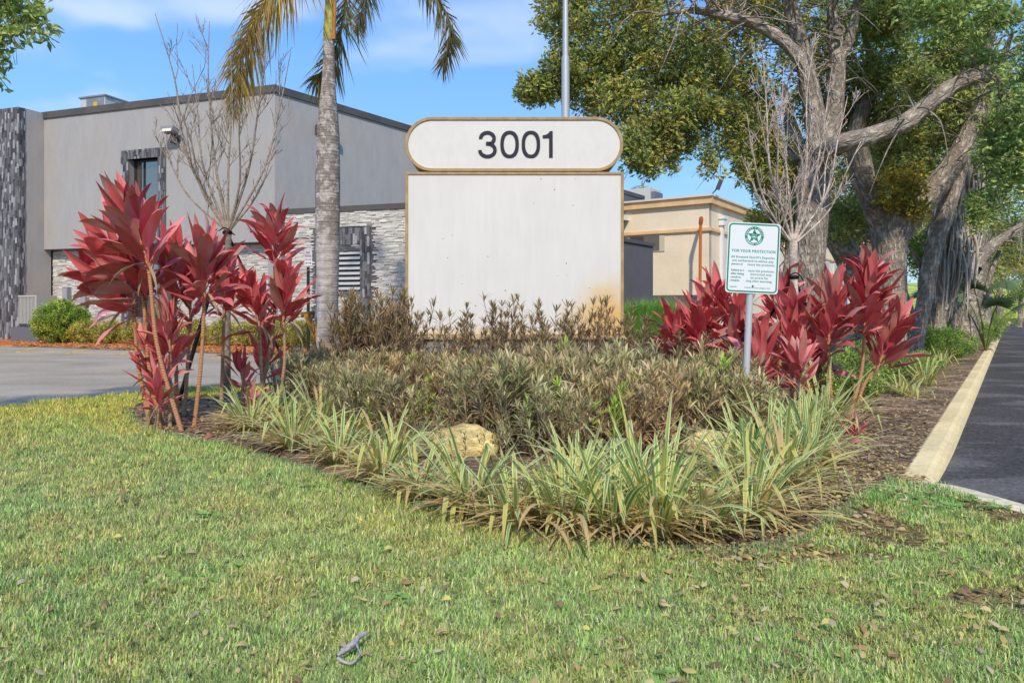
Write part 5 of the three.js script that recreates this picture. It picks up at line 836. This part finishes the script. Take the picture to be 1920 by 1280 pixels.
// ---------------------------------------------------------------- limestone boulders
[[868, 846, .34, .17, .24, 'yellowish limestone boulder nosing out left of centre'], [1335, 862, .27, .18, .22, 'yellowish limestone boulder half hidden by the right flax clump']].forEach(([x, y, rx, ry, rz, l], i) => {
  const g = new THREE.IcosahedronGeometry(1, 5), p = g.attributes.position; for (let j = 0; j < p.count; j++) { const v = new THREE.Vector3().fromBufferAttribute(p, j), k = 1 + .35 * (fbm(v.x * 1.6 + 5 + i * 9, v.y * 1.6 + 5, v.z * 1.6 + 7, 4) - .5) + .1 * (fbm(v.x * 7 + 9, v.y * 7, v.z * 7 + 3, 3) - .5); p.setXYZ(j, v.x * k * rx, Math.max(-.3, v.y * k) * ry * 1.3, v.z * k * rz); } g.computeVertexNormals();
  const m = mesh(uname('boulder'), g, mottled([214, 190, 126], .45, .5, { fine: 48, bump: .01, size: 256 }), scene); m.position.copy(G(x, y)); m.position.y = .02; tag(m, l, 'boulder', 'limestone boulders'); });
// ---------------------------------------------------------------- brown ruellia mass in front of the planter
const ruStem = [.42, .28, .20];
function sprig(h, n, spreadTop, tuft, pal) {
  const gs = [], q = []; let p = new THREE.Vector3(0, 0, 0), d = new THREE.Vector3(rr(-.25, .25), 1, rr(-.25, .25)).normalize(); q.push(p); for (let i = 0; i < 6; i++) { d.add(new THREE.Vector3(rr(-.12, .12), .05, rr(-.12, .12))).normalize(); p = p.clone().addScaledVector(d, h / 6); q.push(p); }
  gs.push(colTube(tube(q, q.map((_, i) => lerp(.006, .0028, i / 6)), { seg: 4, cap: false }), ruStem));
  const leafAt = (o, tilt, az, l) => { const c = jit(pick(pal), .8, 1.2); const g = leafGeo({ L: l, W: l * rr(.12, .18), segs: 4, cols: [-1, 0, 1], fold: .3, width: t => Math.sin(Math.PI * clamp(.06 + t * .92)), angle: t => t * t * rr(.5, 1.4), colour: () => c }); g.applyMatrix4(new THREE.Matrix4().makeRotationFromEuler(new THREE.Euler(tilt, az, 0, 'YXZ'))).translate(o.x, o.y, o.z); gs.push(g); };
  for (let i = 0; i < n; i++) { const u = tuft > .4 ? rr(.0, 1) : rr(.55, 1), k = Math.min(5, Math.floor(u * 6)), o = q[k].clone().lerp(q[k + 1], u * 6 - k); leafAt(o, rr(.35, 1.2), rr(0, 6.28), rr(.09, .16)); }
  for (let i = 0; i < 7; i++) leafAt(q[6], rr(.1, .8), i * 2.4, rr(.08, .13));
  // one or two side shoots
  for (let s = 0; s < 2; s++) { const k = 3 + s, e = q[k].clone().add(new THREE.Vector3(rr(-.12, .12), rr(.1, .2), rr(-.12, .12))); gs.push(colTube(tube([q[k], e], [.003, .002], { seg: 4, cap: false }), ruStem)); for (let i = 0; i < 6; i++) leafAt(e, rr(.1, .9), i * 2.4, rr(.07, .12)); }
  return mergeGeometries(gs);
}
const ruPal = [[.50, .43, .19], [.60, .51, .26], [.39, .37, .15], [.64, .53, .29], [.45, .31, .17], [.50, .48, .20]], ruPalB = [[.40, .29, .15], [.46, .35, .18], [.30, .21, .12], [.38, .33, .16]];
const ruBush = [...Array(6)].map(() => sprig(rr(.45, .62), 22, .2, 1, ruPal)), ruTall = [...Array(5)].map(() => sprig(rr(.75, .95), 12, .1, 0, ruPalB));
const shrubPoly = [G(610, 790), G(640, 812), G(760, 832), G(880, 838), G(1000, 862), G(1120, 872), G(1240, 866), G(1330, 838), G(1400, 800), G(1420, 760), V(3.1, 0, 11.2), V(-2.7, 0, 11.2), V(-2.9, 0, 12.4), V(-3.6, 0, 12.6), V(-3.4, 0, 10.2)];
{
  const lists = ruBush.map(() => []), tall = ruTall.map(() => []);
  for (let i = 0; i < 16000 && lists.reduce((a, l) => a + l.length, 0) < 2050; i++) {
    const x = rr(-3.7, 3.3), Z = rr(5.6, 12.6); if (!inside(x, -Z, shrubPoly)) continue; if (Z > 11.05 && x > -2.75) continue;
    const k = rr(.6, 1.4), n = noise(x * 1.3, Z * 1.3, 4), hump = noise(x * 2.6 + 20, Z * 2.6, 14), s = (.5 + .45 * n + .5 * hump) * lerp(1.02, .80, smooth(7.5, 10.2, Z)), br = noise(x * .8 + 5, Z * .8, 8); if (hump < .3 && rnd() < .75) continue;
    pick(lists).push({ m: place(V(x, rr(-.04, .1), Z), rr(-.35, .35), rr(0, 6.28), rr(-.35, .35), new THREE.Vector3(s, s * rr(.9, 1.2), s)), c: rnd() < .04 ? [k * .9, k * 1.5, k * .5] : [k * lerp(.88, 1.18, br), k, k * 1.02] });
  }
  for (const [px, w, n, Z, h] of [[700, 60, 84, 10.6, 1.14], [745, 34, 60, 10.5, 1.2], [650, 30, 40, 10.6, 1.12], [830, 40, 26, 10.8, 1.0], [900, 40, 34, 10.7, 1.04], [975, 50, 46, 10.6, 1.12], [1030, 26, 22, 10.4, 1.08], [1065, 18, 14, 10.1, 1.22], [1110, 40, 40, 10.5, 1.1], [1150, 24, 20, 10.5, 1.05], [1190, 30, 20, 10.6, .9], [1250, 60, 26, 10.4, .72], [1330, 50, 30, 9.8, .74], [960, 260, 60, 9.4, .84]]) for (let i = 0; i < n * .55; i++) { const k = rr(.7, 1.2), s = h * rr(.72, 1.2); pick(tall).push({ m: place(GZ(px + rr(-w, w), Z + rr(-.5, .3)), rr(-.16, .16), rr(0, 6.28), rr(-.16, .16), new THREE.Vector3(1.15, s * 1.18, 1.15)), c: [k, k * .95, k * .9] }); }
  for (let i = 0; i < 70; i++) { const k = rr(.7, 1.3), s = rr(.8, 1.15); pick(lists).push({ m: place(GZ(rr(1290, 1440), rr(6.6, 7.15)), rr(-.3, .3), rr(0, 6.28), rr(-.3, .3), s), c: [k, k, k] }); }
  for (const [x, y] of [[800, 858], [815, 850], [832, 862], [905, 862], [922, 850], [938, 858], [950, 846], [870, 872], [1280, 872], [1296, 866], [1372, 872], [1385, 862], [1310, 880], [1350, 882], [790, 840], [948, 868]]) { const k = rr(.8, 1.2), s = rr(.45, .62); pick(lists).push({ m: place(G(x, y), rr(-.3, .3), rr(0, 6.28), rr(-.3, .3), s), c: [k * .9, k, k] }); }
  const g = new THREE.Group(); g.name = 'ruellia_shrubs'; scene.add(g); tag(g, 'dense mass of brownish narrow-leaved shrubs in front of the sign planter', 'shrubs'); g.userData.kind = 'stuff';
  lists.forEach((l, i) => instanced('leafy_stems', ruBush[i], M.leaf, l, g)); tall.forEach((l, i) => instanced('tall_stems', ruTall[i], M.leaf, l, g));
}
// ---------------------------------------------------------------- grass mound beside the sign, on the planter
{
  const blade = mergeGeometries([...Array(14)].map(() => { const k = rr(.75, 1.2), g = leafGeo({ L: rr(.35, .62), W: .011, segs: 4, cols: [-1, 1], width: t => 1 - t * .9, angle: t => .1 + rr(.4, 1.1) * t * t, colour: t => [.34 * k, lerp(.50, .58, t) * k, .12 * k] }); return g.applyMatrix4(new THREE.Matrix4().makeRotationFromEuler(new THREE.Euler(rr(0, .5), rr(0, 6.28), 0, 'YXZ'))); }));
  const c = GZ(1228, 13.1, .72), t = thing('grass_mound', 'bright green mound of fine grass right of the sign', 'grass', c), l = [];
  for (let i = 0; i < 1700; i++) { const a = rr(0, 6.28), r = Math.sqrt(rnd()), x = Math.cos(a) * r * .85, z = Math.sin(a) * r * .75, k = rr(.8, 1.2); l.push({ m: place(new THREE.Vector3(x, (1 - r * r) * .32 - .06, z), z * .5, rr(0, 6.28), -x * .5, rr(.7, 1.1)), c: [k, k, k] }); }
  instanced('blades', blade, M.leaf, l, t);
}
// ---------------------------------------------------------------- rounded shrubs
const W2 = [[1, 1, 1], [1.15, 1.1, .9], [.8, .9, .8], [1.3, 1.2, .8]], bushTwigs = [0, 1].map(() => twigGeo(22, .13, .075, .045, W2)), hedgeTwigs = [0, 1].map(() => twigGeo(22, .14, .06, .03, W2));
function shrub(name, label, cat, p, rx, ry, rz, n, tw, pal, group, boxy = 0) {
  const t = thing(name, label, cat, p, group), c = p.clone().add(new THREE.Vector3(0, ry * .95, 0));
  wpart(t, 'stems', mergeGeometries([...Array(7)].map(() => tube([p.clone().add(new THREE.Vector3(rr(-.08, .08), -.03, rr(-.08, .08))), c.clone().add(new THREE.Vector3(rr(-.6, .6) * rx, rr(-.2, .5) * ry, rr(-.6, .6) * rz))], [.014, .006], { seg: 5 }))), M.oakBark);
  fill(t, [[c, rx, ry, rz, n]], tw, pal, { gap: .24, gs: 3, shell: .35, name: 'foliage', smin: .7, smax: 1.1 }); return t;
}
shrub('round_bush', 'round glossy bright green bush beside the condenser', 'bush', GZ(114, 25.2), .95, .8, .8, 750, bushTwigs, [[.278, .426, .074], [.370, .518, .093], [.185, .296, .056], [.481, .574, .130]]);
const hedgeX = [158, 205, 258, 312, 366, 418, 470, 522, 566, 650, 705]; hedgeX.forEach((x, i) => shrub('hedge_shrub', `low yellow-green hedge shrub, ${ORD[i]} from the round bush along the stone wall`, 'hedge shrub', GZ(x, 24.9 - i * .33, .05), .55, .42, .42, 260, hedgeTwigs, [[.444, .444, .093], [.592, .555, .148], [.296, .333, .074], [.703, .629, .241], [.370, .315, .111]], 'low hedge at the foot of the stone wall'));
struct('mulch_bed', slab([...mulchFront, G(860, 668), GZ(860, 21.9), GZ(540, 24.1), GZ(515, 26), GZ(78, 29.6), GZ(-500, 40)], .02, .2), mottled([196, 116, 62], .5, 1.2, { fine: 60, bump: .03 }));
{
  const l = []; const g = paint(new THREE.BoxGeometry(.11, .012, .03), 1, 1, 1); g.deleteAttribute('uv');
  for (let i = 0; i < 5200; i++) { const x = rr(20, 760), y = lerp(647, 671, clamp((x - 60) / 700)) - Math.pow(rnd(), 1.6) * 14, p = G(x, y, .03); p.y = rr(.02, .06); const k = rr(.6, 1.3), c = pick([[.52, .19, .06], [.60, .25, .085], [.40, .13, .045], [.62, .33, .13]]); l.push({ m: place(p, rr(-.4, .4), rr(0, 6.28), rr(-.4, .4), rr(.6, 1.4)), c: c.map(v => v * k) }); }
  const m = instanced('mulch_chips', g, M.vcRough, l, scene); tag(m, 'orange wood chip mulch along the building edge', 'mulch');
}
[[1725, 700, .34, .22], [1700, 712, .3, .2], [1590, 712, .42, .3], [1640, 690, .5, .36], [1672, 712, .4, .26], [1610, 742, .3, .2], [1555, 735, .34, .28], [1545, 770, .22, .2], [1690, 680, .4, .3], [1640, 730, .26, .18]].forEach(([x, y, r, h], i) => shrub('low_shrub', ['small shrub on the soil strip left of the loose flax lily', 'small shrub between the leaning cordyline and the slender trunk', 'small-leaved green shrub under the bright cordyline head', 'largest small-leaved shrub at the forked oak foot', 'small-leaved shrub left of the slender leaning trunk', 'low shrub by the thin leaning cordyline stem', 'green shrub behind the tall variegated clump', 'tiny green shrub beside the yellow cordyline stems', 'shrub touching the foot of the slender leaning trunk', 'ground-hugging shrub on bare soil below the leaning cordyline'][i], 'shrub', G(x, y), r, h, r, 150, smallTwigs, [[.278, .426, .111], [.389, .518, .148], [.185, .315, .093], [.500, .555, .167]], 'small-leaved shrubs under the oaks'));
[[1760, 676, .8, .42], [1800, 650, .9, .5], [1738, 660, .7, .4], [1842, 628, 1.1, .6], [1862, 620, 1.4, .8], [1835, 640, .8, .35]].forEach(([x, y, r, h], i) => shrub('kerb_shrub', ['mounded shrub at the foot of the shaggy palm', 'yellow-green shrub before the oak over the road', 'shrub between slender trunk and shaggy palm', 'bright green shrub beyond the oak over the road', 'farthest green shrub along the kerb', 'low shrub nearest the kerb past the flax'][i], 'shrub', G(x, y), r, h, r, 300, hedgeTwigs, [[.259, .407, .093], [.407, .500, .130], [.185, .296, .074]], 'shrubs along the kerb'));

// ---------------------------------------------------------------- lawn blades, litter, bits on the ground
{
  const tuft = [...Array(5)].map(() => mergeGeometries([...Array(11)].map(() => {
    const straw = rnd() < .33, k = rr(.6, 1.35), c = straw ? [1.8, 1.4, 2.1] : pick([[.8, .95, .85], [1, 1.1, .9], [.7, .85, .8], [1.25, 1.2, 1.0]]), L = rr(.02, .046);
    const g = leafGeo({ L, W: rr(.0045, .0075), segs: 2, cols: [-1, 1], width: t => t > .9 ? .15 : 1 - .3 * t, angle: t => rr(.1, .9) * t, colour: () => c.map(v => v * k) });
    return g.applyMatrix4(new THREE.Matrix4().makeRotationFromEuler(new THREE.Euler(rr(.1, 1.15), rr(0, 6.28), 0, 'YXZ'))).translate(rr(-.03, .03), 0, rr(-.03, .03));
  }))), lists = tuft.map(() => []);
  let n = 0; const bare = (x, Z) => { const w = smooth(.4, 1.6, x - (Z - 3.2) * .1 - .1) * smooth(2.3, 3.2, Z); return smooth(.47, .58, fbm(x * 2.3 + 3, Z * 3.2, 5, 3)) * w; };
  while (n < 118000) {
    const Z = 1.5 * Math.pow(11.5 / 1.5, Math.pow(rnd(), .85)), x = rr(-1, 1) * (Z * .74 + 2.4); if (!inside(x, -Z, lawnPoly)) continue; n++;
    const b = bare(x, Z); if (rnd() < b * .93) continue;
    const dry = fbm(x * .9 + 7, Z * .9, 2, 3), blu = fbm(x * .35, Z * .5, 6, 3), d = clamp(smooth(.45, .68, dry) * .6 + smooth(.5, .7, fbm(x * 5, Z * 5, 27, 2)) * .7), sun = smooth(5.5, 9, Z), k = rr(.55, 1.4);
    const c = [lerp(.45, .55, d) + .08 * sun, lerp(.56, .565, d) + .03 * sun, lerp(.165, .215, blu) - .04 * sun].map(v => v * k * lerp(1, .9, b)), s = rr(.75, 1.25) * lerp(.95, 1.5, smooth(2, 9, Z)) * (.65 + .75 * fbm(x * 6, Z * 6, 17, 2)) * (b > .3 ? .8 : 1);  // farther blades get a warmer, lighter sunlit tint put into their colour
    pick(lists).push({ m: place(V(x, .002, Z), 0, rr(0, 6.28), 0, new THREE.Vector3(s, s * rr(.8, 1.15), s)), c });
  }
  // brighter tuft of taller blades at the kerb end
  for (let i = 0; i < 700; i++) { const u = rnd(), p = G(1600 + u * 190 + rr(-20, 20), 925 + u * 42 + rr(-26, 16)), k = rr(.8, 1.25); if (!inside(p.x, p.z, lawnPoly)) continue; const s = rr(.9, 1.5) * (u < .35 ? 1.1 : .8); pick(lists).push({ m: place(p, 0, rr(0, 6.28), 0, s), c: [.28 * k, .48 * k, .12 * k] }); }
  // ragged runners over the soil edge
  for (let i = 0; i < 1500; i++) { const t = rr(0, lawnEdge.length - 1.01), k = Math.floor(t), p = lawnEdge[k].clone().lerp(lawnEdge[k + 1], t - k).add(new THREE.Vector3(rr(-.05, .05), 0, rr(-.07, .05))); const q = rr(.8, 1.2); pick(lists).push({ m: place(p, 0, rr(0, 6.28), 0, rr(.8, 1.4)), c: [.29 * q, .41 * q, .17 * q] }); }
  const weed = mergeGeometries([...Array(7)].map((_, i) => leafGeo({ L: .03, W: .022, segs: 3, cols: [-1, 0, 1], fold: .25, width: t => Math.sin(Math.PI * clamp(.1 + t * .85)), angle: t => .2 + t * .5, colour: () => jit([1, 1.05, .9], .8, 1.2) }).applyMatrix4(new THREE.Matrix4().makeRotationFromEuler(new THREE.Euler(rr(.9, 1.4), i * .9, 0, 'YXZ'))))), wl = [];
  for (let c = 0; c < 16; c++) { const Z = rr(2.2, 6), x = rr(-.7, .75) * Z, R = rr(.06, .22); for (let i = 0; i < R * 140; i++) { const a = rr(0, 6.28), r = R * Math.sqrt(rnd()), p = V(x + Math.cos(a) * r, rr(.012, .035), Z + Math.sin(a) * r), k = rr(.7, 1.2); if (inside(p.x, p.z, lawnPoly)) wl.push({ m: place(p, rr(-.3, .3), rr(0, 6.28), rr(-.3, .3), rr(.6, 1.1)), c: [.36 * k, .52 * k, .15 * k] }); } }
  const g = new THREE.Group(); g.name = 'lawn_grass'; scene.add(g); tag(g, 'short mown lawn grass, green mixed with straw blades', 'grass'); g.userData.kind = 'stuff';
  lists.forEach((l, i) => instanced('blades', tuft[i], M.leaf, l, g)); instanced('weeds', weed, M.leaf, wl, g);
}
{
  const leafG = [0, 1, 2].map(v => leafGeo({ L: .062, W: .03, segs: 4, cols: [-1, 0, 1], fold: .5 - .2 * v, width: t => Math.sin(Math.PI * clamp(.06 + t * .9)), angle: t => (t - .3) * [1.2, .5, 2][v], twist: .5 * v, colour: () => [1, 1, 1] })), lists = [[], [], []];
  const pal = [[.62, .46, .20], [.48, .30, .13], [.70, .55, .25], [.34, .21, .11], [.64, .50, .32], [.74, .58, .18]];
  const drop = (p, s, y = .012) => { p.y = y; const k = rr(.75, 1.2), c = pick(pal); pick(lists).push({ m: place(p, Math.PI / 2 + rr(-.45, .45), rr(0, 6.28), rr(-.3, .3), s), c: c.map(v => v * k) }); };
  for (let i = 0; i < 1900; i++) { const Z = rr(1.8, 6.5), x = (rnd() < .62 ? rr(.15, .78) : rr(-.76, .3)) * Z, p = V(x, 0, Z); if (inside(p.x, p.z, lawnPoly)) drop(p, rr(.4, 1.0), rr(.02, .05)); }
  for (let i = 0; i < 2600; i++) { const t = rr(9, lawnEdge.length - 1.01), k = Math.floor(t), p = lawnEdge[k].clone().lerp(lawnEdge[k + 1], t - k).add(new THREE.Vector3(rr(-.1, .3), 0, -Math.pow(rnd(), 1.5) * .9 + .12)); drop(p, rr(.45, .95), rr(.006, .03)); }
  for (let i = 0; i < 3800; i++) { const p = G(rr(1440, 1860), 635 + 330 * Math.pow(rnd(), .7)); if (inside(p.x, p.z, bedPoly)) drop(p, rr(.4, .9), rr(.004, .02)); }
  for (let i = 0; i < 700; i++) { const p = G(rr(240, 480), rr(752, 830)); if (inside(p.x, p.z, bedPoly)) drop(p, rr(.5, 1.2), .012); }
  const g = new THREE.Group(); g.name = 'leaf_litter'; scene.add(g); tag(g, 'scattered tan and brown oak leaves on lawn and soil', 'leaf litter'); g.userData.kind = 'stuff';
  lists.forEach((l, i) => instanced('leaves', leafG[i], M.leaf, l, g));
  // twigs and chips of bark on the soil
  const chip = paint(new THREE.BoxGeometry(.09, .008, .012), 1, 1, 1); chip.deleteAttribute('uv'); const cl = [];
  for (let i = 0; i < 5200; i++) { const p = rnd() < .75 ? G(rr(1380, 1870), 632 + 400 * Math.pow(rnd(), .7)) : G(rr(240, 620), rr(748, 860)); if (!inside(p.x, p.z, bedPoly)) continue; p.y = rr(.002, .02); const k = rr(.6, 1.3); cl.push({ m: place(p, rr(-.2, .2), rr(0, 6.28), rr(-.2, .2), rr(.4, 1.2)), c: pick([[.22, .15, .09], [.14, .095, .065], [.32, .25, .16]]).map(v => v * k) }); }
  const m = instanced('bark_chips', chip, M.vcRough, cl, scene); tag(m, 'brown bark chips and twigs over the planting soil', 'bark chips');
}
{ // weathered bit of bark on the lawn
  const c = G(655, 1242), t = thing('bark_piece', 'twisted grey piece of weathered wood lying on the lawn', 'wood', c), g = (x, y, h) => { const p = G(x, y); p.y = h; return p; };
  const wood = mottled([168, 160, 158], .4, .2, { fine: 40, bump: .004, size: 256 });
  wpart(t, 'chunk', tube([g(632, 1256, .05), g(645, 1250, .06), g(660, 1244, .07), g(672, 1232, .075), g(688, 1218, .065)], [.007, .011, .013, .010, .006], { n: 20, seg: 8, wob: .25 }), wood);
  wpart(t, 'splinter', tube([g(633, 1257, .045), g(645, 1262, .04), g(660, 1264, .04), g(675, 1252, .05)], [.007, .006, .006, .003], { n: 14, seg: 6, wob: .2 }), mottled([176, 168, 152], .3, .2, { fine: 30, size: 256 }));
  wpart(t, 'twig', tube([g(668, 1240, .07), g(672, 1248, .06), g(679, 1256, .05)], [.004, .004, .002], { n: 8, seg: 5 }), wood);
}
{ // thin cable hanging between the sapling and the palm
  const t = thing('cable', 'thin dark cable sagging over the drive left of the palm', 'cable', P(548, 655, 12.6)); wpart(t, 'wire', tube([P(546, 652, 12.4), P(552, 670, 12.5), P(572, 684, 12.7), P(592, 692, 13), P(600, 698, 13.2)], [.009, .009, .009, .009, .009], { n: 24, seg: 6 }), M.black);
}
renderer.render(scene, camera);
